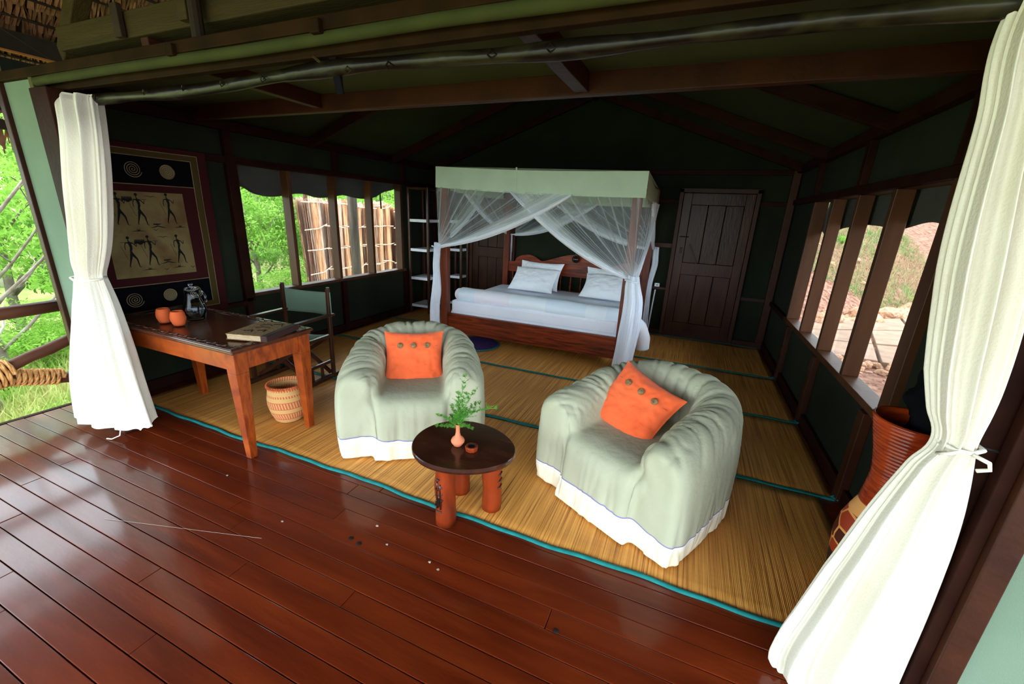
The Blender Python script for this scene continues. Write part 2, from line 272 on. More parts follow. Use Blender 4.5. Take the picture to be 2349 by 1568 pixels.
# ---------------------------------------------------------------- mesh helpers
def wloc(o):
    v = Vector((0,0,0))
    while o is not None: v += o.location; o = o.parent
    return v
def link(name, me, parent=None, local=False):
    o = bpy.data.objects.new(name, me); C.objects.link(o)
    if parent is not None:
        o.parent = parent
        if not local: me.transform(Matrix.Translation(-wloc(parent)))
    return o
def tag(o, label=None, cat=None, group=None, kind=None):
    if label: o['label'] = label
    if cat: o['category'] = cat
    if group: o['group'] = group
    if kind: o['kind'] = kind
    return o
def thing(name, label, cat, loc=(0,0,0), rotz=0, group=None, kind=None):
    o = bpy.data.objects.new(name, None); C.objects.link(o); o.location = loc; o.rotation_euler = (0,0,rotz); o.empty_display_size = .1
    return tag(o, label, cat, group, kind)
class MB:
    def __init__(s): s.v = []; s.f = []; s.m = []; s.uv = None
    def add(s, V, F, mi=0):
        n = len(s.v); s.v += [tuple(p) for p in V]; s.f += [tuple(i+n for i in f) for f in F]; s.m += [mi]*len(F); return s
    def box(s, x0, x1, y0, y1, z0, z1, mi=0):
        V = [(x,y,z) for x in (x0,x1) for y in (y0,y1) for z in (z0,z1)]
        return s.add(V, [(0,1,3,2),(4,6,7,5),(0,4,5,1),(2,3,7,6),(0,2,6,4),(1,5,7,3)], mi)
    def bar(s, a, b, w, h, mi=0, up=(0,0,1), w2=None, h2=None):
        a = Vector(a); b = Vector(b); d = (b-a).normalized(); u = Vector(up)
        if abs(d.dot(u)) > .98: u = Vector((0,1,0))
        r = d.cross(u).normalized(); u = r.cross(d); w2 = w if w2 is None else w2; h2 = h if h2 is None else h2
        V = []
        for p, ww, hh in ((a,w,h),(b,w2,h2)):
            for i, j in ((-1,-1),(1,-1),(1,1),(-1,1)): V.append(p + r*i*ww/2 + u*j*hh/2)
        return s.add(V, [(3,2,1,0),(4,5,6,7),(0,1,5,4),(1,2,6,5),(2,3,7,6),(3,0,4,7)], mi)
    def tube(s, P, R, n=10, mi=0, cap=True):
        P = [Vector(p) for p in P]; V = []; F = []
        if not hasattr(R, '__len__'): R = [R]*len(P)
        t0 = (P[1]-P[0]).normalized(); u = Vector((0,0,1)) if abs(t0.z) < .9 else Vector((1,0,0)); r = t0.cross(u).normalized()
        for i, p in enumerate(P):
            t = (P[min(i+1,len(P)-1)] - P[max(i-1,0)]).normalized(); r = (r - t*r.dot(t)).normalized(); q = t.cross(r)
            for k in range(n):
                a = 2*PI*k/n; V.append(p + (r*math.cos(a) + q*math.sin(a))*R[i])
        for i in range(len(P)-1):
            for k in range(n): F.append((i*n+k, i*n+(k+1)%n, (i+1)*n+(k+1)%n, (i+1)*n+k))
        if cap: F.append(tuple(range(n))[::-1]); F.append(tuple((len(P)-1)*n+k for k in range(n)))
        return s.add(V, F, mi)
    def lathe(s, prof, c=(0,0,0), n=32, mi=0, closed=False):
        V = []; F = []
        for r, z in prof:
            for k in range(n): a = 2*PI*k/n; V.append((c[0]+r*math.cos(a), c[1]+r*math.sin(a), c[2]+z))
        for i in range(len(prof)-1):
            for k in range(n): F.append((i*n+k, i*n+(k+1)%n, (i+1)*n+(k+1)%n, (i+1)*n+k))
        if closed:
            F.append(tuple(range(n))[::-1]); F.append(tuple((len(prof)-1)*n+k for k in range(n)))
        return s.add(V, F, mi)
    def build(s, name, mats, parent=None, smooth=False, bevel=0, local=False, solid=0, label=None):
        me = bpy.data.meshes.new(name); me.from_pydata(s.v, [], s.f)
        if not isinstance(mats, (list, tuple)): mats = [mats]
        for q in mats: me.materials.append(q)
        if len(mats) > 1: me.polygons.foreach_set('material_index', s.m)
        if smooth: me.polygons.foreach_set('use_smooth', [True]*len(s.f))
        me.update()
        o = link(name, me, parent, local)
        if solid: md = o.modifiers.new('thickness', 'SOLIDIFY'); md.thickness = solid; md.offset = 0
        if bevel:
            md = o.modifiers.new('edges', 'BEVEL'); md.width = bevel; md.segments = 2; md.limit_method = 'ANGLE'; md.angle_limit = .6
        if label: o['label'] = label
        return o
def boxo(name, mt, x0, x1, y0, y1, z0, z1, parent=None, bevel=.004, local=False, label=None):
    return MB().box(x0,x1,y0,y1,z0,z1).build(name, mt, parent, bevel=bevel, local=local, label=label)
def grid_faces(nu, nv, wrapu=False):
    F = []
    for j in range(nv-1):
        for i in range(nu if wrapu else nu-1):
            i2 = (i+1) % nu; F.append((j*nu+i, j*nu+i2, (j+1)*nu+i2, (j+1)*nu+i))
    return F
def npmesh(name, V, F, mt, parent=None, smooth=True, local=False, uv=None):
    me = bpy.data.meshes.new(name)
    V = np.asarray(V, np.float32).reshape(-1,3); F = np.asarray(F, np.int32); k = F.shape[1]
    me.vertices.add(len(V)); me.vertices.foreach_set('co', V.ravel())
    me.loops.add(F.size); me.loops.foreach_set('vertex_index', F.ravel())
    me.polygons.add(len(F)); me.polygons.foreach_set('loop_start', np.arange(0, F.size, k, dtype=np.int32))
    me.polygons.foreach_set('use_smooth', np.full(len(F), smooth))
    me.update(calc_edges=True); me.materials.append(mt)
    if uv is not None:
        ul = me.uv_layers.new(name='UVMap'); ul.data.foreach_set('uv', np.asarray(uv, np.float32)[F.ravel()].ravel())
    return link(name, me, parent, local)
def copy_tree(o, parent=None):
    c = o.copy(); C.objects.link(c); c.parent = parent
    for ch in list(o.children): copy_tree(ch, c)
    return c
def nz(x, y, z, s=1.0): return mnoise.noise(Vector((x*s, y*s, z*s)))

# ================================================================ SETTING
XL, XR, YB = -4.12, 1.10, 6.27
EZ, RX, RZ = 2.27, -1.49, 3.22
# ---- floor: boards running across, butt joints staggered
fl = thing('floor', None, None, kind='structure')
MB().box(-4.33, 1.16, 1.5, 6.5, -.12, -.034).box(-4.33, 3.0, -1.7, 1.5, -.12, -.034).build('subfloor', M['floor_gap'], fl)
y = -1.6; row = 0
while y < 1.98:
    wd = .088 + .012*rng.random(); xs = [-4.33]
    x = -4.33 + .9 + 2.2*rng.random()
    while x < 2.4: xs.append(x); x += 2.2 + 2.4*rng.random()
    xend = 2.6 if y < 1.42 else 1.12
    xs = [q for q in xs if q < xend-.3] + [xend]
    for a, b in zip(xs[:-1], xs[1:]):
        dz = .0025*(rng.random()-.5)
        o = MB().box(a+.0015, b-.0015, y+.0018, y+wd-.0018, -.034, dz).build('plank', M['floor'], fl, bevel=.0022)
    y += wd; row += 1
MB().box(-4.33, 1.12, y, 6.4, -.034, 0).build('board_field', M['floor'], fl)
boxo('deck_edge', M['frame_dark'], -4.37, -4.33, -1.7, 6.4, -.22, .004, fl)

# ---- left wall
wl = MB()
def wall_x(mb, X, segs, t=.006):
    for y0, y1, z0, z1 in segs: mb.box(X-t, X, y0, y1, z0, z1)
wall_x(wl, XL, [(1.46,6.3,0,.66),(1.46,2.84,.66,1.99),(5.40,6.3,.66,1.99),(1.46,2.56,1.99,EZ+.12),(2.56,6.3,1.99,EZ+.03)])
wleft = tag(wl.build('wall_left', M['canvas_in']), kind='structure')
for y0 in (2.80, 4.10, 5.40): boxo('stud', M['frame_dark'], XL, XL+.05, y0-.035, y0+.035, 0, .66, wleft)
for y0 in (2.80, 4.10, 5.40): boxo('stud', M['frame_dark'], XL, XL+.05, y0-.035, y0+.035, 1.99, EZ, wleft)
boxo('stud', M['frame_dark'], XL, XL+.05, 2.76, 2.86, .62, 2.0, wleft)
boxo('rail', M['frame_dark'], XL, XL+.045, 1.5, 6.27, 1.93, 1.99, wleft)
boxo('rail', M['frame_dark'], XL, XL+.045, 1.5, 2.80, .58, .63, wleft)
boxo('wall_plate', M['frame_dark'], XL, XL+.07, 1.5, 6.27, EZ-.06, EZ+.02, wleft)
boxo('baseboard_left', M['frame_dark'], XL, XL+.03, 1.55, 6.27, 0, .09).__setitem__('kind', 'structure')
win = thing('window_1', None, None, (XL, 4.1, .7), kind='structure')
boxo('window_sill', M['mullion'], XL-.10, XL+.03, 2.84, 5.42, .66, .695, win)
boxo('window_head', M['mullion'], XL-.10, XL+.02, 2.84, 5.42, 1.95, 1.99, win)
for y0 in (3.45, 4.09, 4.73): boxo('mullion', M['mullion'], XL-.10, XL+.01, y0-.022, y0+.022, .695, 1.95, win)
boxo('jamb', M['mullion'], XL-.10, XL+.01, 5.35, 5.40, .66, 1.99, win)
boxo('jamb', M['mullion'], XL-.10, XL+.01, 2.84, 2.87, .66, 1.99, win)
for a, b in ((2.87,3.43),(3.47,4.07),(4.11,4.71),(4.75,5.35)):
    MB().box(XL-.093, XL-.092, a, b, .695, 1.95).build('fly_screen', M['screen'], win)
def flap(X, y0, y1, ztop, fn, parent, side=-1):
    n, k = 90, 12; V = []
    for j in range(k):
        for i in range(n):
            yy = y0 + (y1-y0)*i/(n-1); zb = fn(yy); z = ztop + (zb-ztop)*j/(k-1)
            V.append((X + side*(.02 + .035*(j/(k-1))*math.sin(yy*7+math.sin(yy*3)*2)), yy, z))
    o = npmesh('rolled_flap', V, grid_faces(n, k), M['canvas_in'], parent); md = o.modifiers.new('t','SOLIDIFY'); md.thickness = .008
flap(XL-.12, 2.80, 5.45, 2.02, lambda y: 1.665 + .05*(y-2.9)*.6 + .02*math.sin(y*9) + (.05*math.exp(-((y-3.0)/.08)**2)) + (.14*max(0,(y-4.95))/.4) , win)
MB().tube([(XL-.17,5.12,1.84),(XL-.175,5.13,1.7),(XL-.17,5.13,1.58)], [.012,.012,.012], 5).build('hanging_strap', M['canvas_in'], win)

# ---- right wall
wr = MB()
for s in [(1.5,6.3,0,.62),(5.26,6.3,.62,1.86),(1.5,2.55,.62,1.86),(1.46,2.56,1.86,EZ+.12),(2.56,6.3,1.86,EZ+.03)]: wr.box(XR, XR+.006, *s)
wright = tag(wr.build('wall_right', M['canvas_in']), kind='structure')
for y0 in (3.90, 4.98): boxo('stud', M['frame_wood'], XR-.05, XR, y0-.035, y0+.035, 0, .60, wright)
boxo('stud', M['frame_wood'], XR-.05, XR, 2.75, 2.83, 0, .60, wright)
for y0 in (3.95, 5.24): boxo('stud', M['frame_dark'], XR-.05, XR, y0-.035, y0+.035, 1.9, EZ, wright)
boxo('stud', M['frame_dark'], XR-.05, XR, 2.62, 2.69, 1.9, EZ, wright)
boxo('rail', M['frame_dark'], XR-.045, XR, 1.5, 6.27, 1.84, 1.90, wright)
boxo('rail', M['frame_dark'], XR-.045, XR, 5.26, 6.27, .60, .65, wright)
boxo('wall_plate', M['frame_dark'], XR-.07, XR, 1.5, 6.27, EZ-.07, EZ+.01, wright)
boxo('baseboard_right', M['frame_dark'], XR-.03, XR, 1.55, 6.27, 0, .10).__setitem__('kind', 'structure')
win2 = thing('window_2', None, None, (XR, 3.8, .65), kind='structure')
boxo('window_sill', M['mullion'], XR-.03, XR+.085, 2.55, 5.28, .60, .645, win2)
boxo('window_head', M['mullion'], XR-.02, XR+.10, 2.55, 5.28, 1.84, 1.88, win2)
for y0 in (4.60, 3.97, 3.34): boxo('mullion', M['mullion'], XR-.02, XR+.075, y0-.025, y0+.025, .645, 1.84, win2)
boxo('jamb', M['mullion'], XR-.02, XR+.10, 5.22, 5.27, .60, 1.88, win2)
boxo('jamb', M['mullion'], XR-.04, XR+.10, 2.55, 2.66, .60, 1.88, win2)
for a, b in ((2.66,3.315),(3.365,3.945),(3.995,4.575),(4.625,5.22)):
    MB().box(XR+.092, XR+.093, a, b, .645, 1.84).build('fly_screen', M['screen'], win2)
flap(XR+.12, 2.5, 5.35, 1.92, lambda y: 1.60 + .035*math.sin(y*3.1+1) + .09*math.exp(-((y-3.2)/.3)**2) - .10*math.exp(-((y-5.0)/.16)**2), win2, side=1)
MB().tube([(XR+.16,3.0,1.75),(XR+.165,3.01,1.4),(XR+.17,3.0,1.12)], [.016,.014,.014], 5).build('hanging_strap', M['canvas_in'], win2)

# ---- back wall with gable
bw = MB(); t = .006
bw.add([(XL,YB,0),(XR,YB,0),(XR,YB,EZ),(RX,YB,RZ),(XL,YB,EZ)], [(0,1,2,3,4)])
bw.add([(XL,YB+t,0),(XR,YB+t,0),(XR,YB+t,EZ),(RX,YB+t,RZ),(XL,YB+t,EZ)], [(4,3,2,1,0)])
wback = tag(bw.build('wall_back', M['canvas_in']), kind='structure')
boxo('rail', M['frame_dark'], XL, XR, YB-.04, YB, EZ-.09, EZ-.03, wback)
boxo('rail', M['frame_wood'], .70, XR, YB-.04, YB, .62, .665, wback)
boxo('rail', M['frame_dark'], .70, XR, YB-.04, YB, 1.82, 1.87, wback)
boxo('rail', M['frame_wood'], -.62, -.24, YB-.04, YB, 1.24, 1.30, wback)
boxo('rail', M['frame_wood'], -.70, -.24, YB-.045, YB, .655, .69, wback)
boxo('rail', M['frame_dark'], -.62, -.24, YB-.04, YB, 1.82, 1.87, wback)
boxo('rail', M['frame_dark'], XL, -3.42, YB-.04, YB, .80, .85, wback)
boxo('corner_post', M['frame_wood'], XR-.10, XR-.02, YB-.08, YB, 0, EZ, wback)
boxo('corner_post', M['frame_dark'], XL+.02, XL+.09, YB-.08, YB, 0, EZ, wback)
boxo('stud', M['frame_dark'], -.66, -.60, YB-.04, YB, 0, 2.2, wback)
boxo('baseboard_back', M['frame_wood'], XL, XR, YB-.05, YB, 0, .07).__setitem__('kind', 'structure')

def door(name, x0, x1, z1, handle):
    d = thing(name, None, None, ((x0+x1)/2, YB-.05, 0), kind='structure')
    y0, y1 = YB-.075, YB-.03
    for a, b in ((x0-.05,x0),(x1,x1+.05)): boxo('door_jamb', M['frame_wood'], a, b, YB-.09, YB, .03, z1+.05, d)
    boxo('door_head', M['frame_wood'], x0-.05, x1+.05, YB-.09, YB, z1, z1+.055, d)
    for a, b in ((x0+.005,x0+.11),(x1-.11,x1-.005)): boxo('stile', M['door'], a, b, y0, y1, .07, z1-.005, d)
    for a, b in ((.07,.22),(.90,1.06),(z1-.15,z1-.005)): boxo('rail', M['door'], x0+.11, x1-.11, y0, y1, a, b, d)
    n = 3; wv = (x1-x0-.22)/n
    for i in range(n):
        for a, b in ((.22,.90),(1.06,z1-.15)):
            boxo('board', M['door'], x0+.11+i*wv+.003, x0+.11+(i+1)*wv-.003, y0+.016, y1, a, b, d, bevel=.006)
    if handle:
        MB().bar((x0+.17,y0-.02,1.30), (x0+.29,y0-.02,1.06), .028, .02).tube([(x0+.18,y0-.02,1.28),(x0+.18,y0,1.28)],.008,6).tube([(x0+.28,y0-.02,1.08),(x0+.28,y0,1.08)],.008,6).build('door_handle', M['frame_wood'], d)
        boxo('lock_plate', M['spine'], x0+.055, x0+.085, y0-.008, y0, 1.18, 1.26, d)
        MB().tube([(x0+.03,y0-.012,1.40),(x0+.14,y0-.012,1.40)], .008, 6).build('bolt', M['metal'], d)
    return d
door('door_1', -.19, .66, 1.96, True)
door('door_2', -3.33, -2.62, 1.96, False)

# ---- ceiling: flat porch canvas + gabled tent roof behind the tie beam
ce = MB()
n = 40; V = []
for j in range(8):
    for i in range(n):
        x = XL + (XR-XL)*i/(n-1); yy = 1.475 + (2.56-1.475)*j/7
        cells = [(XL,-2.6),(-2.6,-.7),(-.7,XR)]; sag = 0
        for a, b in cells:
            if a <= x <= b: sag = math.sin(PI*(x-a)/(b-a))*(.045 if a > -1 else .018)
        V.append((x, yy, 2.262 + .083*min(1,j/2.5) - sag*math.sin(PI*min(1,(j+.5)/7*.75+.2))))
ce.add(V, grid_faces(n, 8))
ce.add([(XL-.1,2.50,EZ),(RX,2.50,RZ+.03),(RX,YB,RZ),(XL-.1,YB,EZ-.03)], [(0,1,2,3)], 1)
ce.add([(XR+.1,2.50,EZ),(RX,2.50,RZ+.03),(RX,YB,RZ),(XR+.1,YB,EZ-.03)], [(3,2,1,0)], 1)
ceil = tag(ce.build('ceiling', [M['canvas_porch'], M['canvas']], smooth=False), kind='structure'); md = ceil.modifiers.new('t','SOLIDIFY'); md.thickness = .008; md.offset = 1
boxo('tie_beam', M['frame_wood'], XL, XR, 2.50, 2.555, 2.235, 2.345, ceil)
MB().bar((-2.62,1.46,2.30), (-2.60,2.50,2.30), .06, .09).build('porch_joist', M['frame_wood'], ceil, bevel=.004)
MB().bar((-.70,1.46,2.295), (-.68,2.50,2.295), .075, .10).build('porch_joist', M['frame_wood'], ceil, bevel=.004)
for yy in (3.75, 5.15, 6.20):
    for sx, X in ((-1, XL+.03), (1, XR-.03)):
        MB().bar((X, yy-(.15 if sx>0 else 0), EZ-.03), (RX+sx*.02, yy-(.15 if sx>0 else 0), RZ-.05), .05, .10).build('rafter', M['frame_dark'], ceil, bevel=.004)
MB().bar((RX,2.5,RZ-.06), (RX,YB,RZ-.06), .05, .10).build('ridge_beam', M['frame_dark'], ceil)
for i, x0 in enumerate((-2.35, -.62)): pass
# front of the tent
fr = thing('trim_1', None, None, (0,1.42,2.2), kind='structure')
boxo('front_beam', M['front_wood'], -4.10, 1.30, 1.395, 1.44, 2.228, 2.278, fr)
MB().tube([(-3.62,1.415,2.205)] + [(-3.4+.5*i, 1.415+.004*math.sin(i*2), 2.209+.004*math.sin(i*1.7)) for i in range(10)], .023, 12).build('canvas_roll', M['roll'], fr, smooth=True)
boxo('lower_beam', M['front_wood'], -3.60, 1.20, 1.455, 1.495, 2.165, 2.215, fr)
for xx in (-2.31, -1.43): boxo('beam_block', M['front_wood'], xx-.02, xx+.03, 1.375, 1.46, 2.215, 2.262, fr)
# wings and posts beside the opening
wg = tag(MB().box(-4.05,-3.66,1.425,1.432,0,2.23).build('wall_front_left', M['canvas_wing']), kind='structure')
boxo('wing_trim', M['frame_wood'], -4.095, -4.04, 1.40, 1.45, 0, 2.23, wg)
boxo('wing_trim', M['trim_olive'], -3.675, -3.635, 1.40, 1.45, 0, 2.23, wg)
boxo('door_post', M['frame_dark'], -3.63, -3.44, 1.375, 1.455, 0, 2.165, wg)
boxo('post_foot', M['frame_wood'], -3.57, -3.455, 1.33, 1.40, 0, .12, wg)
wg2 = tag(MB().box(.965,2.6,1.425,1.432,0,2.23).build('wall_front_right', M['canvas_wing']), kind='structure')
boxo('wing_trim', M['frame_wood'], .905, .968, 1.395, 1.45, 0, 2.23, wg2)
boxo('door_post', M['frame_dark'], .80, .895, 1.47, 1.60, 0, 2.23, wg2)
boxo('door_post', M['frame_dark'], .872, .905, 1.42, 1.46, 0, 2.23, wg2)
MB().tube([(.74,1.47,1.03),(.88,1.47,1.025)], .004, 6).build('curtain_hook', M['metal'], wg2)

# ---- the thatched roof over everything
rf = thing('roof', None, None, (-1.49,2.5,5), kind='structure')
SL = .93
def rz(x): return 2.14 + (x+5.25)*SL
def rz2(x): return rz(-1.49) - (x+1.49)*SL
Y0, Y1 = 1.2, 7.4
MB().add([(-5.25,Y0,rz(-5.25)+.10),(-1.49,Y0,rz(-1.49)+.10),(-1.49,Y1,rz(-1.49)+.10),(-5.25,Y1,rz(-5.25)+.10)], [(0,1,2,3)]) \
    .add([(2.5,Y0,rz2(2.5)+.10),(-1.49,Y0,rz(-1.49)+.10),(-1.49,Y1,rz(-1.49)+.10),(2.5,Y1,rz2(2.5)+.10)], [(3,2,1,0)]).build('thatch_backing', M['thatch_back'], rf, solid=.12)
MB().add([(-5.25,-2.0,2.30),(2.5,-2.0,2.30),(2.5,1.2,2.35),(-1.49,1.2,rz(-1.49)+.05),(-5.25,1.2,2.35)], [(0,1,3,4),(1,2,3)]).build('added_shade_hip', M['thatch_back'], rf, solid=.10)  # unseen hip slope, added to keep high sky light off the tent front
def course(x0, seed, ya=-.3, yb=4.6, step=.0095, fringe=False):
    r = np.random.default_rng(seed); n = int((yb-ya)/step); V = []; F = []
    z0 = rz(x0)
    for i in range(n):
        yy = ya + i*step + r.normal()*.004; wd = .009 + r.random()*.009; ln = (.17 + r.random()*.05) if not fringe else (.16+r.random()*.09)
        tw = r.normal()*.016; dn = r.random()*.02
        if fringe: top = (x0, yy, z0+.04); bot = (x0-.03+tw, yy+tw, z0+.02-ln)
        else: top = (x0+.135, yy+r.normal()*.01, z0+.135*SL+.045-dn); bot = (x0-.035, yy+tw*2, z0-.035*SL-.015-dn)
        b = len(V)
        m_ = ((top[0]+bot[0])/2, (top[1]+bot[1])/2, (top[2]+bot[2])/2-.012)
        V += [(top[0],top[1]-wd/2,top[2]),(top[0],top[1]+wd/2,top[2]),(m_[0],m_[1]-wd/2,m_[2]+r.random()*.01),(m_[0],m_[1]+wd/2,m_[2]-r.random()*.012),(bot[0],bot[1]-wd*.4,bot[2]),(bot[0],bot[1]+wd*.4,bot[2])]
        F += [(b,b+1,b+3,b+2),(b+2,b+3,b+5,b+4)]
    o = npmesh('thatch_course', V, F, M['thatch'], rf, smooth=False)
    MB().tube([(x0+.12,ya,z0+.12*SL-.01),(x0+.12,(ya+yb)/2,z0+.12*SL-.018),(x0+.12,yb,z0+.12*SL-.01)], .011, 6).build('batten', M['dark_timber'], rf)
for i in range(15): course(-5.15 + i*.115, 100+i, yb=4.6 if i < 9 else 3.2)
course(-5.28, 99, fringe=True, step=.012)
MB().bar((-5.22,-.8,2.10), (-5.22,5,2.10), .06, .07).build('eave_pole', M['dark_timber'], rf)
MB().bar((-4.62,-.8,2.60), (-4.62,6,2.60), .07, .13).build('plate_beam', M['dark_timber'], rf)
MB().bar((-4.58,-.8,2.527), (-4.58,6,2.527), .03, .012).build('plate_edge', M['orange_edge'], rf)
MB().bar((-3.42,1.52,2.415), (2.0,1.52,2.415), .10, .115).build('cross_beam', M['old_timber'], rf, bevel=.006)
MB().bar((-3.55,1.56,2.37), (-2.55,1.38,2.95), .075, .11).build('rafter', M['old_timber'], rf, bevel=.006)
boxo('hanger', M['old_timber'], -2.27, -2.21, 1.42, 1.455, 2.36, 2.75, rf)
MB().tube([(-2.165,1.43,2.28),(-2.155,1.43,2.8)], .026, 10).build('roof_pole', M['dark_timber'], rf)
boxo('hanger', M['dark_timber'], -2.82, -2.76, 1.44, 1.465, 2.355, 2.50, rf)
wires = MB()
wires.tube([(-4.45,1.30,2.75),(-4.1,1.5,2.55),(-3.9,1.62,2.40)], .003, 4); wires.tube([(-4.0,1.25,2.72),(-3.88,1.3,2.6)], .004, 4)
wires.build('binding_wire', M['dark_timber'], rf)

# ================================================================ OUTSIDE
def terrain(name, fn, x0, x1, y0, y1, n, mt):
    xs = np.linspace(x0, x1, n); ys = np.linspace(y0, y1, n)
    V = [(x, y, fn(x, y)) for y in ys for x in xs]
    o = npmesh(name, V, grid_faces(n, n), mt); return tag(o, kind='structure')
def gl(x, y):
    d = max(0, -x-4.4); return -.80 + .035*d + .08*nz(x, y, 0, .5) + .15*max(0, min(1,(y-3)/6))*min(1, d/3) + max(0,(d-10))*.12
terrain('ground_left', gl, -40, -4.3, -14, 30, 70, M['grass'])
def gr(x, y):
    e = max(0, (x-2.9)*-.77 + (y-9.9)*.63 + .35*max(0, 3.4-x)*0); e2 = max(0, x-5.8)
    return -.16 + .04*nz(x, y, 3, .8) + min(5, e*.62) + e2*.25*min(1, e)
terrain('ground_right', gr, 1.12, 22, -8, 30, 70, M['earth'])
MB().box(-4.3, 1.12, 6.6, 30, -.6, -.5).build('ground_back', M['grass']).__setitem__('kind', 'structure')
MB().box(-40, 22, -30, -1.8, -.75, -.7).build('ground_front', M['yard']).__setitem__('kind', 'structure')
# grass blades on the left ground (stuff)
def blades(name, N, xr, yr, fn, hmin, hmax, mt, wd=.012):
    x = rng.uniform(*xr, N); y = rng.uniform(*yr, N); h = rng.uniform(hmin, hmax, N); a = rng.uniform(0, 2*PI, N)
    z = np.array([fn(p, q) for p, q in zip(x, y)]); lx = rng.normal(0,.45,N)*h; ly = rng.normal(0,.45,N)*h
    V = np.empty((N,3,3)); V[:,0] = np.c_[x-np.cos(a)*wd, y-np.sin(a)*wd, z-.01]; V[:,1] = np.c_[x+np.cos(a)*wd, y+np.sin(a)*wd, z-.01]; V[:,2] = np.c_[x+lx, y+ly, z+h]
    o = npmesh(name, V, np.arange(N*3).reshape(-1,3), mt, smooth=False); return o
o = blades('grass', 26000, (-9.5,-4.5), (.2,9), gl, .08, .30, M['blade']); tag(o, 'bright yellow-green long grass outside the left side of the tent', 'grass', kind='stuff')
o = blades('grass_tufts', 9000, (1.8,6.5), (11.5,18), gr, .06, .26, M['blade']); o.data.materials.clear(); o.data.materials.append(M['blade_dry']); tag(o, 'thin green grass on the slope outside the right window', 'grass', kind='stuff')
# leaf litter on right
N = 14000; x = rng.uniform(1.3,6.5,N); y = rng.uniform(2.4,16,N)
V = np.empty((N,3,3)); zz = np.array([gr(p,q) for p,q in zip(x,y)])
for k in range(3): V[:,k] = np.c_[x+rng.normal(0,.022,N), y+rng.normal(0,.022,N), zz+.004+rng.random(N)*.018]
o = npmesh('leaf_litter', V, np.arange(N*3).reshape(-1,3), M['leaf_bits'], smooth=False); tag(o, 'brown fallen leaves strewn over the ground outside the right window', 'leaves', kind='stuff')

# trees: crown of small leaf cards + trunk and branches
def crown_mesh(name, N, r, mt, seed, flat=.7, leaf=.055):
    g = np.random.default_rng(seed); nb = 46
    cs = g.normal(0,.42,(nb,3))*np.array([r,r,r*flat]); rad = r*g.uniform(.16,.34,nb)
    k = g.integers(0, nb, N); d = g.normal(size=(N,3)); d /= np.linalg.norm(d,axis=1)[:,None]
    P = cs[k] + d*(rad[k]*g.uniform(.35,1,N)**.5)[:,None]*np.array([1,1,.6])
    u = g.normal(size=(N,3)); u /= np.linalg.norm(u,axis=1)[:,None]; v = np.cross(u, g.normal(size=(N,3))); v /= np.linalg.norm(v,axis=1)[:,None]
    s = leaf*g.uniform(.5,1.2,N)[:,None]
    V = np.stack([P-u*s, P-v*s*.35, P+u*s, P+v*s*.35], 1)
    me = bpy.data.meshes.new(name); V = V.reshape(-1,3).astype(np.float32)
    me.vertices.add(len(V)); me.vertices.foreach_set('co', V.ravel()); me.loops.add(len(V)); me.loops.foreach_set('vertex_index', np.arange(len(V), dtype=np.int32))
    me.polygons.add(N); me.polygons.foreach_set('loop_start', np.arange(0, len(V), 4, dtype=np.int32)); me.update(calc_edges=True); me.materials.append(mt); return me
crowns = [crown_mesh('crown_a', 9000, 1.7, M['leaf'], 1), crown_mesh('crown_b', 9000, 1.7, M['leaf'], 2), crown_mesh('crown_c', 9000, 1.7, M['leaf_d'], 3)]
def trunk_mb(h, r, seed, lean=.2, nbr=6):
    g = random.Random(seed); mb = MB(); P = []
    for i in range(7): t = i/6; P.append((lean*t*h*.6+g.uniform(-.04,.04)*h*.3, g.uniform(-.04,.04)*h*.3, h*t))
    mb.tube(P, [r*(1-.6*i/6) for i in range(7)], 7)
    for b in range(nbr):
        t = g.uniform(.3,1); k = min(5,int(t*6)); p = Vector(P[k]); a = g.uniform(0,2*PI); l = h*g.uniform(.3,.55); q = [p]
        for i in range(1,5): q.append(p + Vector((math.cos(a+i*.15)*l*i/4, math.sin(a+i*.15)*l*i/4, l*1.1*i/4 + g.uniform(-.05,.05)*l)))
        mb.tube(q, [r*.35*(1-.2*i) for i in range(5)], 5)
        for s_ in range(3):
            w0 = q[2+s_ % 3 if 2+s_ % 3 < 5 else 4]; a2 = a+g.uniform(-1.2,1.2); mb.tube([w0, w0+Vector((math.cos(a2)*l*.25, math.sin(a2)*l*.25, l*.25)), w0+Vector((math.cos(a2+.4)*l*.45, math.sin(a2+.4)*l*.45, l*.4))], [r*.14,r*.09,r*.03], 4)
    return mb
tmesh = []
for i in range(3):
    ob = trunk_mb(2.6, .085, i+5).build('trunk', M['bark'] if i else M['bark_pale'], smooth=True); tmesh.append(ob.data); bpy.data.objects.remove(ob)
TL = 'bushy bright green tree in the thicket beyond the left side of the tent'
def tree(x, y, z, s, k, low, lab, grp):
    t = thing('tree', lab, 'tree', (x, y, z), random.uniform(0, 6), grp); t.scale = (s, s, s*random.uniform(.9,1.1))
    c = bpy.data.objects.new('foliage', crowns[k]); C.objects.link(c); c.parent = t; c.location = (0,0,low)
    u = bpy.data.objects.new('trunk', tmesh[k]); C.objects.link(u); u.parent = t
    return t
tg = 'trees beyond the left side of the tent'
spots = []
for i in range(11):   # near row along the slope
    spots.append((-8.8-1.6*random.random(), 1.2+1.35*i+random.uniform(-.4,.4), random.uniform(.75,1.0)))
for i in range(10):   # far row
    spots.append((-12.5-2*random.random(), 2.0+2.0*i+random.uniform(-.5,.5), random.uniform(1.2,1.6)))
for i in range(7):
    spots.append((-17-2*random.random(), 3+3.4*i+random.uniform(-.5,.5), random.uniform(1.9,2.3)))
for i, (x, y, s) in enumerate(spots): tree(x, y, gl(x,y)-.05, s, i % 3, [1.75,2.1,1.5][i % 3], TL, tg)
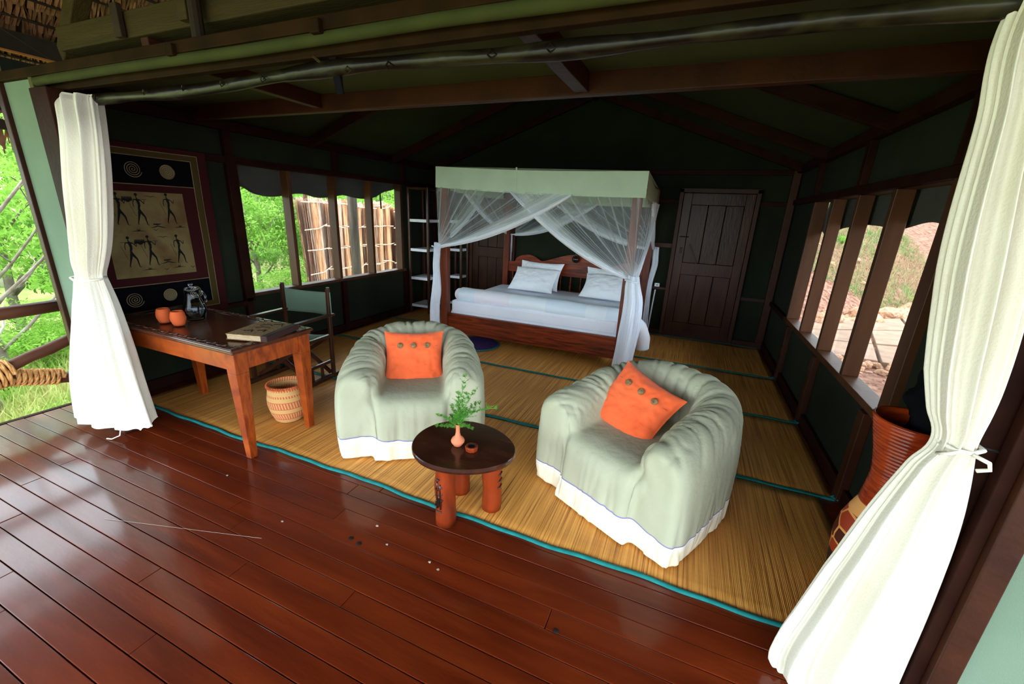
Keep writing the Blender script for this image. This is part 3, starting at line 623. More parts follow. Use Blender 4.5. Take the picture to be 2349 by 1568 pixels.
for i in range(5): tree(-10.5+2.3*i, 12.5+random.uniform(-1,2), -.6, 1.25, (i+1)%3, 1.7, 'green tree behind the reed fence and the back of the tent', 'trees behind the tent')
# low bushes close in
for i, (x, y, s) in enumerate([(-7.2,1.2,.42),(-8.0,2.6,.5),(-7.6,4.0,.45),(-8.3,5.6,.5),(-6.9,-.2,.45),(-8.6,7.2,.5)]):
    b = thing('bush', 'low leafy green bush in the grass beyond the left side of the tent', 'bush', (x,y,gl(x,y)), random.uniform(0,6), 'bushes in the grass'); b.scale = (s,s,s*.8)
    c = bpy.data.objects.new('foliage', crowns[i%2]); C.objects.link(c); c.parent = b; c.location = (0,0,.9)
for i in range(6): tree(2.4+1.3*i, 24+.9*i, gr(2.4+1.3*i,24+.9*i)-.1, .9, i%3, 1.0, 'green tree up the slope outside the right window', 'trees up the slope')
for i, (x, y, s) in enumerate([(3.9,14.6,.16),(2.6,16.5,.34),(3.9,18.5,.35),(5.2,12.9,.12),(2.1,14.6,.22)]):
    b = thing('shrub', 'small green shrub growing on the slope outside the right window', 'shrub', (x,y,gr(x,y)), i, 'shrubs on the slope'); b.scale = (s,s,s*.8)
    c = bpy.data.objects.new('foliage', crowns[i%2]); C.objects.link(c); c.parent = b; c.location = (0,0,.8)
# bare pale branches seen over the rail
bb = thing('bare_branch', 'bare pale forked branch rising behind the deck handrail', 'branch', (-6.6,1.6,gl(-6.6,1.6)))
mb = MB(); mb.tube([(0,0,0),(.05,-.05,.6),(-.05,-.22,1.0),(.05,-.25,1.35),(0,-.1,1.7)], [.03,.027,.022,.016,.008], 6)
mb.tube([(-.05,-.22,1.0),(-.1,-.5,1.3),(-.1,-.55,1.7)], [.018,.013,.006], 5); mb.tube([(.05,-.05,.6),(0,.2,.95),(0,.25,1.2)], [.017,.012,.005], 5)
mb.build('limb', M['bark_pale'], bb, smooth=True, local=True)
bt = thing('bare_tree', 'dark crooked tree trunk with bare branches behind the deck rail', 'tree', (-7.4,1.9,gl(-7.4,1.9)))
trunk_mb(2.6,.07,77,.05,9).build('trunk', M['bark'], bt, smooth=True, local=True)

# reed screen fence, one bundle at a time
fe = thing('reed_fence', 'bleached reed bundle fence outside the left window', 'fence', (-6.8,6.0,-.6))
def reed_bundle(x, y, top, wd, lean, seed, pale):
    g = np.random.default_rng(seed); n = 260; V = []; F = []; bot = -.62
    zs = [bot, .02, .35, .72, 1.15, top]
    for i in range(n):
        a = g.uniform(0,2*PI); rr = g.uniform(.55,1.)
        ox = math.cos(a)*wd*rr*.35; oy = math.sin(a)*wd*rr*.62; w_ = .007+g.random()*.006; b = len(V); tz = top + g.normal()*.025
        for j, z in enumerate(zs):
            zz = min(z, tz) if j < 5 else tz
            pin = 1 - (.10 if j in (1,2,3,4) else 0) + (.16 if j == 0 else 0) + g.normal()*.03
            px = x + ox*pin + g.normal()*.006; py = y + oy*pin + lean*(z-bot) + g.normal()*.008
            V += [(px-w_*math.sin(a), py-w_, zz), (px+w_*math.sin(a), py+w_, zz)]
            if j: q = b+2*j; F.append((q-2,q-1,q+1,q))
    o = npmesh('reed_bundle', V, F, M['reed_pale'] if pale else M['reed'], fe, smooth=False)
    MB().tube([(x,y-wd*.45,bot),(x,y-wd*.45+lean*(top-bot)*.9,top-.05)],wd*.0+.02,5).build
    core = MB(); core.bar((x-.02,y,bot), (x-.02,y+lean*(top-bot),top-.03), wd*.9, .10, up=(0,1,0)); core.build('reed_core', M['reed'], o)
    for z in (.02,.40,.80,1.20,top-.04):
        if z > top-.02: continue
        yc = y + lean*(z-bot); g2 = g.normal()*.03
        MB().tube([(x+.30*wd,yc-wd*.58,z+g2),(x+.42*wd,yc,z+g2*.5),(x+.30*wd,yc+wd*.58,z-g2)], .011, 5).build('tie_stick', M['reed_pale'], o)
# fence line runs from (-6.5,5.6) back to (-6.5,8.7)
for i in range(9):
    yy = 5.95 + i*.325; reed_bundle(-6.55+.05*math.sin(i*2), yy, 1.62+.07*math.sin(i*1.3+1)+(.08 if i in (2,3) else 0), .44, (-.05 if i == 0 else .03*math.sin(i*3)), 40+i, i in (0,1,3,5))
for yy, tp in ((5.72,1.78),(8.86,1.72)): MB().tube([(-6.50,yy,-.6),(-6.48,yy+.02,tp)], .035, 8).build('fence_post', M['rail'], fe)
pl = tag(MB().tube([(-5.52,5.86,-.6),(-5.50,5.84,1.0),(-5.49,5.83,3.0)], [.085,.08,.078], 14).build('roof_post', M['post_grey'], smooth=True), 'dark round roof post standing in front of the reed fence', 'post')

# rocks and path on the right
def rock_mesh(seed, sub=3):
    import bmesh
    bm = bmesh.new(); bmesh.ops.create_icosphere(bm, subdivisions=sub, radius=1); g = random.Random(seed); s = g.uniform(0,50)
    sx, sy, sz = g.uniform(.8,1.2), g.uniform(.8,1.2), g.uniform(.55,.9)
    for v in bm.verts:
        p = v.co.copy(); d = 1 + .35*mnoise.noise(p*1.1+Vector((s,0,0))) + .12*mnoise.noise(p*3+Vector((0,s,0))); v.co = Vector((p.x*sx*d, p.y*sy*d, p.z*sz*d))
    me = bpy.data.meshes.new('rock'); bm.to_mesh(me); bm.free(); me.materials.append(M['rock']); return me
rocks = [rock_mesh(i) for i in range(6)]
def rock(x, y, r, lab, grp):
    o = bpy.data.objects.new('rock', random.choice(rocks)); C.objects.link(o); o.location = (x, y, gr(x,y)+r*.28); o.scale = (r,r,r); o.rotation_euler = (random.uniform(-.3,.3), random.uniform(-.3,.3), random.uniform(0,6))
    tag(o, lab, 'rock', grp)
NL, FL_ = 'pinkish limestone rock in the row on the near side of the paved path', 'pinkish limestone rock in the row on the far side of the paved path'
for i in range(22):   # near edge of path
    t = i/21; rock(1.75+1.6*t+random.uniform(-.08,.08), 6.7-.35*t+random.uniform(-.22,.22), random.uniform(.06,.13), NL, 'rocks along the near edge of the path')
for i in range(9): rock(2.75+.9*random.random(), 6.1+.4*random.random(), random.uniform(.12,.21), NL, 'rocks along the near edge of the path')
for i in range(34):
    t = i/33; rock(2.45+3.2*t+random.uniform(-.12,.12), 9.35+3.0*t+random.uniform(-.25,.35), random.uniform(.12,.27), FL_, 'rocks along the far edge of the path')
for i in range(14):
    x = random.uniform(2.0,5); rock(x, 11.6+.9*(x-2)+random.uniform(-1,1.4), random.uniform(.04,.12), 'small loose stone lying on the leafy slope outside the right window', 'loose stones on the slope')
pa = thing('path', None, None, (2.5,6,-.1), kind='structure')
ga = [Vector((1.5,6.95,0)), Vector((3.3,6.62,0)), Vector((5.6,6.2,0))]
for i in range(6):
    for j in range(3):
        def gp(u, v):   # quad between the near and the far edge
            a_ = Vector((1.25,6.95,0)).lerp(Vector((5.2,6.3,0)), u); b_ = Vector((1.9,8.75,0)).lerp(Vector((6.4,12.6,0)), u); return a_.lerp(b_, v)
        e = .012; q = [gp(i/6+e*.5,j/3+e), gp((i+1)/6-e*.5,j/3+e), gp((i+1)/6-e*.5,(j+1)/3-e), gp(i/6+e*.5,(j+1)/3-e)]
        MB().add([(p.x,p.y,z) for z in (-.2,-.085+.006*((i+j)%2)) for p in q], [(3,2,1,0),(4,5,6,7),(0,1,5,4),(1,2,6,5),(2,3,7,6),(3,0,4,7)]).build('paving_slab', M['slab'], pa, bevel=.008)

# handrail at the deck edge
hr = thing('deck_railing', 'dark red log deck railing with diagonal braces beside the left wing', 'railing', (-4.33,1,0))
def logp(a, b, r): return MB().tube([Vector(a).lerp(Vector(b), i/8) + Vector((0,0,.006*math.sin(i*1.7))) for i in range(9)], [r*(1+.05*math.sin(i*2.3)) for i in range(9)], 14)
logp((-4.33,-1.4,.78), (-4.33,1.56,.785), .046).build('handrail', M['rail'], hr, smooth=True)
logp((-4.33,.10,.62), (-4.33,1.56,.185), .042).build('brace', M['rail'], hr, smooth=True)
logp((-4.31,.75,.27), (-4.33,1.56,.545), .040).build('brace', M['rail'], hr, smooth=True)
logp((-4.33,-.2,0), (-4.33,-.2,.78), .05).build('rail_post', M['rail'], hr, smooth=True)
def wrap(a, b, R, turns, r=.0135):
    a = Vector(a); b = Vector(b); d = (b-a); ax = d.normalized(); u = ax.cross(Vector((0,0,1))).normalized(); v = ax.cross(u); P = []
    for i in range(turns*18+1):
        t = i/(turns*18); an = 2*PI*i/18; P.append(a + d*t + (u*math.cos(an)+v*math.sin(an))*R)
    mb = MB()
    for s in range(3):   # three twisted strands
        Q = []
        for i, p in enumerate(P):
            t = (P[min(i+1,len(P)-1)]-P[max(0,i-1)]).normalized(); rr_ = (p-(a+ax*(p-a).dot(ax))).normalized(); bn = t.cross(rr_); an = i*.75 + s*2*PI/3
            Q.append(p + (rr_*math.cos(an)+bn*math.sin(an))*r*.48)
        mb.tube(Q, r*.62, 5)
    return mb
rw = thing('rope_binding', 'thick sisal rope wound round the joint of the deck railing braces', 'rope', (-4.33,1.1,.3))
wrap((-4.33,1.13,.325), (-4.33,1.385,.245), .052, 9).build('rope_coil', M['rope'], rw, smooth=True)
wrap((-4.33,.86,.345), (-4.325,1.14,.365), .088, 9).build('rope_coil', M['rope'], rw, smooth=True)

# ================================================================ MATS
def woven_mat(y0, y1, xa, xb, z, lab, wav, seed):
    t = thing('woven_mat', lab, 'mat', ((xa+xb)/2,(y0+y1)/2,0)); nx, ny = 90, 14; V = []
    for j in range(ny):
        for i in range(nx):
            x = xa+(xb-xa)*i/(nx-1); q = j/(ny-1); yy = y0+(y1-y0)*q
            yy += (1-q)*wav*(.6*math.sin(x*3.1+seed)+.4*math.sin(x*8.3+seed*2))
            V.append((x, yy, z + .002*nz(x, yy, seed, 3)+.0015))
    npmesh('straw_field', V, grid_faces(nx, ny), M['straw'], t).modifiers.new('t','SOLIDIFY').thickness = .006
    for yy, ww in ((y0,wav),(y1,0)):
        n = 120; V = []
        for i in range(n):
            x = xa+(xb-xa)*i/(n-1); yc = yy + ww*(.6*math.sin(x*3.1+seed)+.4*math.sin(x*8.3+seed*2)) + .003*math.sin(x*21+seed)
            sgn = 1 if yy == y0 else -1
            for dy, dz in ((-.010*sgn,.000),(-.008*sgn,.009),(.008*sgn,.011),(.012*sgn,.006)): V.append((x, yc+dy, z+dz))
        npmesh('teal_binding', V, grid_faces(4, n), M['teal'], t)
    return t
woven_mat(1.655,2.765,-3.97,.98,.001,'straw mat nearest the front, its wavy teal edge on the red floor',.012,1)
woven_mat(2.772,3.86,-4.05,1.06,.001,'straw mat second from the front, passing under the backs of the armchairs',.002,2)
woven_mat(3.867,4.97,-4.05,1.06,.001,'straw mat third from the front, passing under the foot of the bed',.002,3)
woven_mat(4.977,6.19,-4.05,1.06,.001,'straw mat farthest back, at the foot of the back wall',.002,4)
for yy in (2.77,3.865,4.975):
    o = MB().tube([(1.03,yy,.02),(1.065,yy+.03,.022),(1.085,yy+.01,.02),(1.06,yy-.02,.018),(1.04,yy,.02)], .006, 6).build('mat_tie', M['teal'], smooth=True)
    tag(o, 'teal cord loop at the right end of the %s mat seam' % {2.77:'nearest',3.865:'middle',4.975:'farthest'}[yy], 'cord')
o = MB().lathe([(.0,.003),(.24,.003),(.26,.008),(.275,.014)], (-2.30,4.42,.004), 40).build('oval_rug', M['rug'], smooth=True); tag(o, 'dark purple rug with teal rim half under the foot of the bed', 'rug')
MB().lathe([(.268,.010),(.285,.018),(.30,.006)], (-2.30,4.42,.004), 40).build('rug_rim', M['teal'], o, smooth=True)

# ================================================================ CURTAINS
def curtain(levels, nf, seed, n=300, m=90, amp=.5, fold=.013):
    g = random.Random(seed); ph = [g.uniform(0,6) for _ in range(6)]
    zs = [l[0] for l in levels]; A = np.array(levels, float); zz = np.linspace(0, 1, m); ts = np.linspace(0, 1, len(levels))
    cols = []
    for c in range(1, A.shape[1]):
        cols.append(np.interp(zz, ts, A[:,c]))
    zt = np.interp(zz, ts, A[:,0])
    for k in range(len(cols)):   # smooth
        q = cols[k]; q2 = np.convolve(np.pad(q,(3,3),'edge'), np.ones(7)/7, 'valid'); cols[k] = q2 if k < 4 else q2
    zl = cols[0] if False else zt
    V = []
    for j in range(m):
        zl, zr_, xl, xr, yc, dep = zt[j], cols[0][j], cols[1][j], cols[2][j], cols[3][j], cols[4][j]
        hw = (xr-xl)/2; xc = (xr+xl)/2
        for i in range(n):
            a = 2*PI*i/n; s = math.sin(nf*a + ph[0] + 1.2*math.sin(2*a+ph[1]) + .5*math.sin(zz[j]*5+ph[2]))
            s2 = math.sin((nf*2+1)*a + ph[3] + zz[j]*3)
            k = 1 + amp*(.20*s + .07*s2) * min(1, hw/.10)
            ca, sa = math.cos(a), math.sin(a)
            f3 = fold*min(1, dep/.055)*(.7*s+.45*math.sin((nf*2+3)*a+ph[4]+.9*math.sin(zz[j]*4+a))+.25*math.sin(31*a+ph[5]+zz[j]*2))
            x = xc + (hw-.004)*ca*(1+.15*(k-1)) + ca*f3*.4; y_ = yc + dep*sa*k + sa*f3
            tx = (x-xl)/max(1e-6,(xr-xl)); z = zl + (zr_-zl)*min(1,max(0,tx))
            if j == m-1: z += .012*s + .008*s2
            V.append((x, y_, z))
    return V, grid_faces(n, m, True)
# levels: z at left edge, z at right edge, x left, x right, y centre, half depth
cl = thing('curtain', 'cream cotton curtain tied at its middle, hanging at the left end of the log pole', 'curtain', (-3.6,1.43,0))
LV = [(2.145,2.14,-3.55,-3.25,1.50,.055),(2.13,2.12,-3.57,-3.24,1.49,.06),(1.95,1.94,-3.54,-3.20,1.46,.055),(1.71,1.71,-3.57,-3.20,1.43,.06),(1.45,1.47,-3.61,-3.27,1.42,.06),(1.28,1.31,-3.67,-3.34,1.42,.055),
      (1.17,1.19,-3.71,-3.42,1.42,.05),(1.095,1.105,-3.71,-3.48,1.42,.04),(1.05,1.06,-3.74,-3.475,1.42,.045),(.87,.90,-3.81,-3.41,1.41,.06),(.60,.64,-3.92,-3.36,1.40,.08),(.30,.35,-4.07,-3.30,1.39,.09),(.05,.13,-4.16,-3.25,1.39,.10)]
def closer(l):
    a, b, c, d, e, f = l; e2 = e if a > 2 else e-.05-.03*(a<.7); k = e2/e
    return (1.6+(a-1.6)*k if a > .1 else a, 1.6+(b-1.6)*k if b > .15 else b, c*k, d*k, e2, f)
LV = [closer(l) for l in LV]
V, F = curtain(LV, 9, 3, amp=1.5); npmesh('cloth', V, F, M['curtain'], cl)
MB().tube([(x*.965,y-.05,z+.018) for x,y,z in [(-3.72,1.37,1.07),(-3.66,1.365,1.055),(-3.58,1.365,1.06),(-3.49,1.38,1.075),(-3.47,1.42,1.08),(-3.50,1.455,1.085),(-3.68,1.465,1.08),(-3.73,1.42,1.075),(-3.72,1.37,1.07)]], .008, 7).build('tie_band', M['curtain'], cl, smooth=True)
MB().tube([(-3.22,1.42,1.93),(-3.17,1.40,1.86),(-3.16,1.40,1.80),(-3.14,1.40,1.72)], [.006,.006,.005,.004], 5).build('tie_string', M['curtain'], cl)
MB().tube([(-3.40,1.30,.10),(-3.40,1.28,.03),(-3.44,1.25,.008),(-3.48,1.24,.006)], .004, 5).build('loose_string', M['curtain'], cl)
cr_ = thing('curtain', 'white cotton curtain tied at its middle, beside the tall giraffe-patterned pot', 'curtain', (.72,1.48,0))
RV = [(2.12,2.10,.60,.70,1.50,.05),(2.07,2.07,.590,.72,1.50,.05),(1.98,1.97,.585,.72,1.48,.05),(1.88,1.87,.60,.73,1.47,.05),(1.74,1.74,.605,.75,1.47,.055),(1.57,1.58,.615,.79,1.47,.06),(1.42,1.43,.635,.81,1.47,.06),(1.23,1.26,.665,.82,1.46,.055),
      (1.11,1.14,.70,.825,1.46,.048),(1.035,1.045,.735,.815,1.45,.032),(.96,.99,.695,.825,1.45,.035),(.80,.87,.65,.84,1.45,.045),(.65,.73,.62,.85,1.45,.055),(.50,.60,.59,.855,1.45,.06),(.28,.40,.545,.86,1.45,.07),(.10,.20,.51,.86,1.45,.075),(.03,.05,.52,.86,1.44,.075)]
V, F = curtain(RV, 8, 11, amp=1.6); npmesh('cloth', V, F, M['curtain'], cr_)
MB().tube([(.735,1.435,1.035),(.755,1.405,1.03),(.79,1.405,1.03),(.825,1.43,1.035),(.825,1.47,1.035),(.78,1.49,1.04),(.735,1.475,1.04),(.735,1.435,1.035)], .0065, 7).build('tie_band', M['curtain'], cr_, smooth=True)
MB().tube([(.76,1.40,1.03),(.735,1.385,1.025),(.72,1.40,1.015),(.74,1.405,1.02)], .0055, 6).tube([(.79,1.40,1.03),(.82,1.385,1.02),(.835,1.40,.995),(.81,1.40,.985)], .0055, 6).build('bow', M['curtain'], cr_, smooth=True)

# log curtain pole
pts = []; rad = []
for i in range(60):
    t = i/59; x = -3.70 + 4.85*t; pts.append((x, 1.50+.012*math.sin(t*9), 2.10 + .025*math.sin(PI*t) + .008*math.sin(t*17))); rad.append(.029-.006*t+.0035*math.sin(t*31)+.003*math.sin(t*57+1))
po = tag(MB().tube(pts, rad, 16).build('curtain_pole', M['bark_pole'], smooth=True), 'long dark bark-covered log pole slung across the tent opening', 'pole')
kn = MB()
for i in range(9):
    x = -3.1+.33*i+random.uniform(-.1,.1); kn.tube([(x-.018,1.47,2.115+.0),(x,1.462,2.125),(x+.018,1.468,2.112),(x,1.462,2.10),(x-.018,1.47,2.115)], .003, 4)
kn.build('bark_knots', M['bark_pole'], po)['kind'] = 'stuff'
MB().tube([(-1.50,1.47,2.15),(-1.52,1.45,2.17)], .006, 5).build('twig_stub', M['old_timber'], po)
st_ = tag(MB().bar((-1.44,1.475,2.17), (-1.435,1.50,2.04), .035, .008).bar((-1.44,1.50,2.06),(-1.435,1.49,2.30),.035,.008).build('pole_strap', M['black_cloth']), 'short black strap holding up the log pole', 'strap')

# ================================================================ BATIK WALL HANGING
bh = thing('wall_hanging', 'dark batik cloth with hunters and spirals on the left wall', 'wall hanging', (-4.05,2.05,1.3))
def bx(y, z, k): return XL + .055 + .006*math.sin(y*9+z*2) + .003*math.sin(z*7) + .002*k
def sheet(y0, y1, z0, z1, k, mt, name, n=16, m_=24):
    V = []
    for j in range(m_+1):
        for i in range(n+1):
            y = y0+(y1-y0)*i/n; z = z0+(z1-z0)*j/m_
            if k == 0 : z += .0
            V.append((bx(y,z,k), y, z))
    npmesh(name, V, grid_faces(n+1, m_+1), mt, bh)
sheet(1.50,2.57,.60,1.985,0,M['batik_red'],'cloth'); sheet(1.60,2.49,.655,1.945,1,M['batik_olive'],'olive_border'); sheet(1.65,2.435,.70,1.90,2,M['batik_red'],'red_field')
sheet(1.65,2.435,1.695,1.90,3,M['batik_black'],'black_band',m_=6); sheet(1.65,2.435,.70,.905,3,M['batik_black'],'black_band',m_=6); sheet(1.755,2.335,.975,1.635,3,M['batik_tan'],'tan_panel')
lines = MB()
for a, b in (((1.65,1.69),(2.435,1.69)),((1.65,.91),(2.435,.91)),((2.435,.70),(2.435,1.90)),((2.49,.655),(2.49,1.945)),((1.60,.655),(2.49,.655)),((1.65,1.90),(2.435,1.90)),((1.60,1.945),(2.49,1.945))):
    n = 14
    for i in range(n):
        p = [(a[0]+(b[0]-a[0])*t, a[1]+(b[1]-a[1])*t) for t in (i/n, (i+1)/n)]
        lines.bar((bx(p[0][0],p[0][1],4),*p[0]), (bx(p[1][0],p[1][1],4),*p[1]), .005, .0015, up=(1,0,0))
lines.build('painted_line', M['batik_cream'], bh)
def stroke(mb, P, W, k=5):
    n = len(P)
    for i in range(n-1):
        a, b = P[i], P[i+1]; d = Vector((b[0]-a[0], b[1]-a[1])); l = max(1e-6,d.length); px, pz = -d.y/l, d.x/l
        w0, w1 = W[i]/2, W[i+1]/2
        mb.add([(bx(*a,k),a[0]-px*w0,a[1]-pz*w0),(bx(*a,k),a[0]+px*w0,a[1]+pz*w0),(bx(*b,k),b[0]+px*w1,b[1]+pz*w1),(bx(*b,k),b[0]-px*w1,b[1]-pz*w1)], [(0,1,2,3)])
def disc(mb, y, z, r, k=5, n=20, sq=1): mb.add([(bx(y,z,k), y+r*math.cos(2*PI*i/n), z+r*sq*math.sin(2*PI*i/n)) for i in range(n)], [tuple(range(n))])
def spiral(mb, y, z, r, k, w_, turns=4):
    P = []; 
    for i in range(turns*20): t = i/(turns*20); a = t*turns*2*PI; P.append((y+r*t*math.cos(a), z+r*t*math.sin(a)))
    stroke(mb, P, [w_]*len(P), k)
for (y, z, r, full) in ((1.78,1.80,.055,1),(2.01,1.80,.062,0),(2.25,1.80,.056,1),(1.84,.80,.062,0),(2.09,.805,.052,1),(2.30,.80,.058,0)):
    s = MB()
    if full:
        disc(s, y, z, r, 4, 28); s.build('painted_disc', M['batik_cream'], bh); s = MB(); spiral(s, y, z, r*.95, 5, .003); s.build('painted_spiral', M['batik_olive'], bh)
    else: spiral(s, y, z, r, 4, .005); s.build('painted_spiral', M['batik_cream'], bh)
def hunter(y, z, h, spear=True, load=False):
    m_ = MB(); S = h/.27
    disc(m_, y, z+.125*S, .011*S); stroke(m_, [(y,z+.115*S),(y,z+.10*S),(y+.008*S,z+.085*S)], [.006*S,.007*S,.012*S])
    stroke(m_, [(y-.022*S,z+.085*S),(y+.005*S,z+.088*S),(y+.030*S,z+.078*S)], [.006*S,.012*S,.006*S])
    stroke(m_, [(y+.004*S,z+.085*S),(y+.012*S,z+.05*S),(y+.004*S,z+.02*S),(y+.008*S,z-.01*S)], [.020*S,.018*S,.014*S,.024*S])
    stroke(m_, [(y+.004*S,z-.005*S),(y-.008*S,z-.05*S),(y-.022*S,z-.10*S),(y-.014*S,z-.105*S)], [.020*S,.012*S,.006*S,.004*S])
    stroke(m_, [(y+.010*S,z-.005*S),(y+.035*S,z-.045*S),(y+.042*S,z-.105*S),(y+.054*S,z-.11*S)], [.020*S,.012*S,.006*S,.004*S])
    stroke(m_, [(y-.022*S,z+.085*S),(y-.030*S,z+.055*S),(y-.028*S,z+.03*S)], [.007*S,.005*S,.004*S])
    stroke(m_, [(y+.030*S,z+.078*S),(y+.046*S,z+.055*S),(y+.052*S,z+.085*S)], [.007*S,.005*S,.004*S])
    stroke(m_, [(y-.055*S,z+.06*S),(y-.025*S,z-.04*S)], [.0022*S,.0022*S])
    if load: stroke(m_, [(y-.055*S,z+.09*S),(y+.07*S,z+.088*S)], [.003*S,.003*S])
    return m_.build('painted_figure', M['ink'], bh)
for (y, z) in ((1.86,1.49),(1.99,1.49),(2.205,1.50),(1.875,1.165),(2.005,1.17),(2.22,1.17)): hunter(y, z, .265, load=(y < 2.1))
for (y, z) in ((1.925,1.578),(1.945,1.255)):
    m_ = MB()
    for i in range(9): stroke(m_, [(y-.03+.0075*i,z-.018+.006*math.sin(i)),(y-.026+.0075*i,z+.018)], [.010,.004])
    m_.build('painted_bundle', M['ink'], bh)
for (y, z) in ((2.10,1.375),(2.12,1.085)):
    m_ = MB(); stroke(m_, [(y-.055,z-.015),(y-.02,z-.008),(y,z),(y+.03,z-.01),(y+.06,z-.015)], [.002,.007,.008,.007,.002]); stroke(m_, [(y-.03,z+.014),(y,z+.012),(y+.03,z+.016)], [.008,.012,.003]); m_.build('painted_stool', M['ink'], bh)
for (y, z) in ((1.96,1.335),(2.27,1.36),(1.98,1.03),(2.20,1.03)):
    m_ = MB(); stroke(m_, [(y-.05,z),(y,z+.004),(y+.05,z)], [.001,.008,.001])
    for a in (-.5,-.2,.2,.5): stroke(m_, [(y,z),(y+.03*a,z+.022)], [.005,.001])
    m_.build('painted_grass', M['ink'], bh)
for (y, z, s) in ((2.09,1.60,1),(2.12,1.285,1),(2.08,1.34,.45),(2.31,1.02,.45),(2.10,1.02,.45)):
    m_ = MB(); stroke(m_, [(y-.045*s,z+.004*(3 if s<1 else 1)),(y-.02*s,z+.006),(y,z-.002),(y+.02*s,z+.006),(y+.045*s,z+.004*(3 if s<1 else -1))], [.001,.004,.004,.004,.001]); m_.build('painted_bird', M['ink'], bh)

# ================================================================ DESK
dk = thing('desk', 'red-brown wooden desk with carved dark border and tapered legs, beside the left curtain', 'desk', (-3.05,1.76,0))
dx0, dx1, dy0, dy1, dz = -3.74, -2.375, 1.47, 2.06, .765
boxo('desk_top', M['desk_top'], dx0, dx1, dy0, dy1, dz-.022, dz-.004, dk, bevel=.006)
boxo('top_moulding', M['desk_top'], dx0+.012, dx1-.012, dy0+.012, dy1-.012, dz-.040, dz-.022, dk, bevel=.006)
bw_ = .062
for a in ((dx0+.006,dx1-.006,dy0+.006,dy0+bw_),(dx0+.006,dx1-.006,dy1-bw_,dy1-.006),(dx0+.006,dx0+bw_,dy0+bw_,dy1-bw_),(dx1-bw_,dx1-.006,dy0+bw_,dy1-bw_)):
    boxo('carved_border', M['carved'], *a, dz-.006, dz+.001, dk, bevel=.003)
# vine leaves in relief along the border
lf = MB()
for (xa, ya, xb, yb) in ((dx0+.08,dy0+.035,dx1-.08,dy0+.035),(dx0+.08,dy1-.035,dx1-.08,dy1-.035),(dx1-.035,dy0+.08,dx1-.035,dy1-.08)):
    n = int(math.hypot(xb-xa, yb-ya)/.045)
    for i in range(n):
        t = (i+.5)/n; x = xa+(xb-xa)*t; y = ya+(yb-ya)*t; s = 1 if i % 2 else -1
        lf.tube([(x-.02,y-.008*s,dz),(x-.006,y+.012*s,dz+.003),(x+.008,y+.006*s,dz+.003),(x+.018,y-.010*s,dz)], [.002,.005,.005,.002], 5)
lf.build('carved_vine', M['desk_top'], dk, smooth=True)
boxo('apron', M['desk'], dx0+.05, dx1-.05, dy0+.035, dy0+.060, dz-.155, dz-.04, dk)
boxo('apron', M['desk'], dx0+.05, dx1-.05, dy1-.060, dy1-.035, dz-.155, dz-.04, dk)
boxo('apron', M['desk'], dx1-.060, dx1-.035, dy0+.05, dy1-.05, dz-.155, dz-.04, dk)
boxo('apron', M['desk'], dx0+.035, dx0+.060, dy0+.05, dy1-.05, dz-.155, dz-.04, dk)
for x, y in ((dx0+.065,dy0+.065),(dx1-.065,dy0+.065),(dx0+.065,dy1-.065),(dx1-.065,dy1-.065)):
    MB().box(x-.042,x+.042,y-.042,y+.042,dz-.17,dz-.04).bar((x,y,dz-.17),(x,y,0),.084,.084,w2=.046,h2=.046).build('leg', M['desk'], dk, bevel=.003)

# things on the desk
bk = thing('notebook', 'thick handmade notebook with a rough bark-cloth cover on the desk', 'book', (-2.5,1.78,dz+.004), math.radians(16))
V = []
for k in range(9): boxo('page_block', M['book_page'], -.135+.002*math.sin(k*2.1), .125, -.155+.003*math.sin(k*3), .155-.003*math.cos(k*2), .004+.0033*k, .0066+.0033*k, bk, bevel=0, local=True)
boxo('cover', M['book_cover'], -.14, .135, -.16, .16, .0335, .038, bk, bevel=.002, local=True); boxo('cover', M['book_cover'], -.14, .135, -.16, .16, 0, .004, bk, bevel=.002, local=True)
boxo('spine', M['spine'], .095, .139, -.162, .162, -.001, .0395, bk, bevel=.004, local=True)
fm = MB()
for a in (((-.08,-.08),(-.04,-.05),(-.02,-.09)),((-.06,0),(-.02,.03),(.03,.02)),((-.07,.06),(-.03,.1),(.01,.07)),((0,-.06),(.04,-.03),(.05,-.07)),((.0,.1),(.05,.12),(.07,.08))): fm.tube([(p[0],p[1],.0385) for p in a], .003, 5)
fm.build('cover_drawing', M['ink'], bk, local=True)
def cup(x, y, lab):
    t = thing('clay_cup', lab, 'cup', (x,y,dz+.002), group='clay cups on the desk')
    MB().lathe([(0,.001),(.030,.001),(.036,.015),(.044,.04),(.045,.055),(.040,.085),(.035,.098),(.033,.100),(.031,.097),(.037,.08),(.040,.055),(.032,.012),(0,.008)], n=36).build('body', M['terra'], t, smooth=True, local=True)
cup(-3.30,1.635,'terracotta cup farther from the glass pitcher, on the desk'); cup(-3.15,1.64,'terracotta cup next to the glass pitcher, on the desk')
pt = thing('glass_pitcher', 'clear glass pitcher of water with lid on the desk', 'pitcher', (-3.205,1.785,dz+.002))
prof = [(0,.003),(.052,.003),(.057,.012),(.062,.045),(.073,.078),(.068,.10),(.050,.15),(.043,.185),(.045,.215)]
MB().lathe(prof+[(.042,.215),(.040,.185),(.047,.15),(.065,.10),(.069,.078),(.058,.045),(.053,.016),(0,.012)], n=40).build('body', M['glass'], pt, smooth=True, local=True)
MB().lathe([(0,.0135),(.052,.0165),(.0572,.045),(.0682,.078),(.0642,.10),(.0462,.15),(.0435,.158),(0,.158)], n=40).build('water', M['water'], pt, smooth=True, local=True)
MB().lathe([(0,.214),(.046,.214),(.047,.222),(.040,.232),(.012,.238),(.008,.245),(.016,.256),(.012,.268),(0,.270)], n=28).build('lid', M['glass'], pt, smooth=True, local=True)
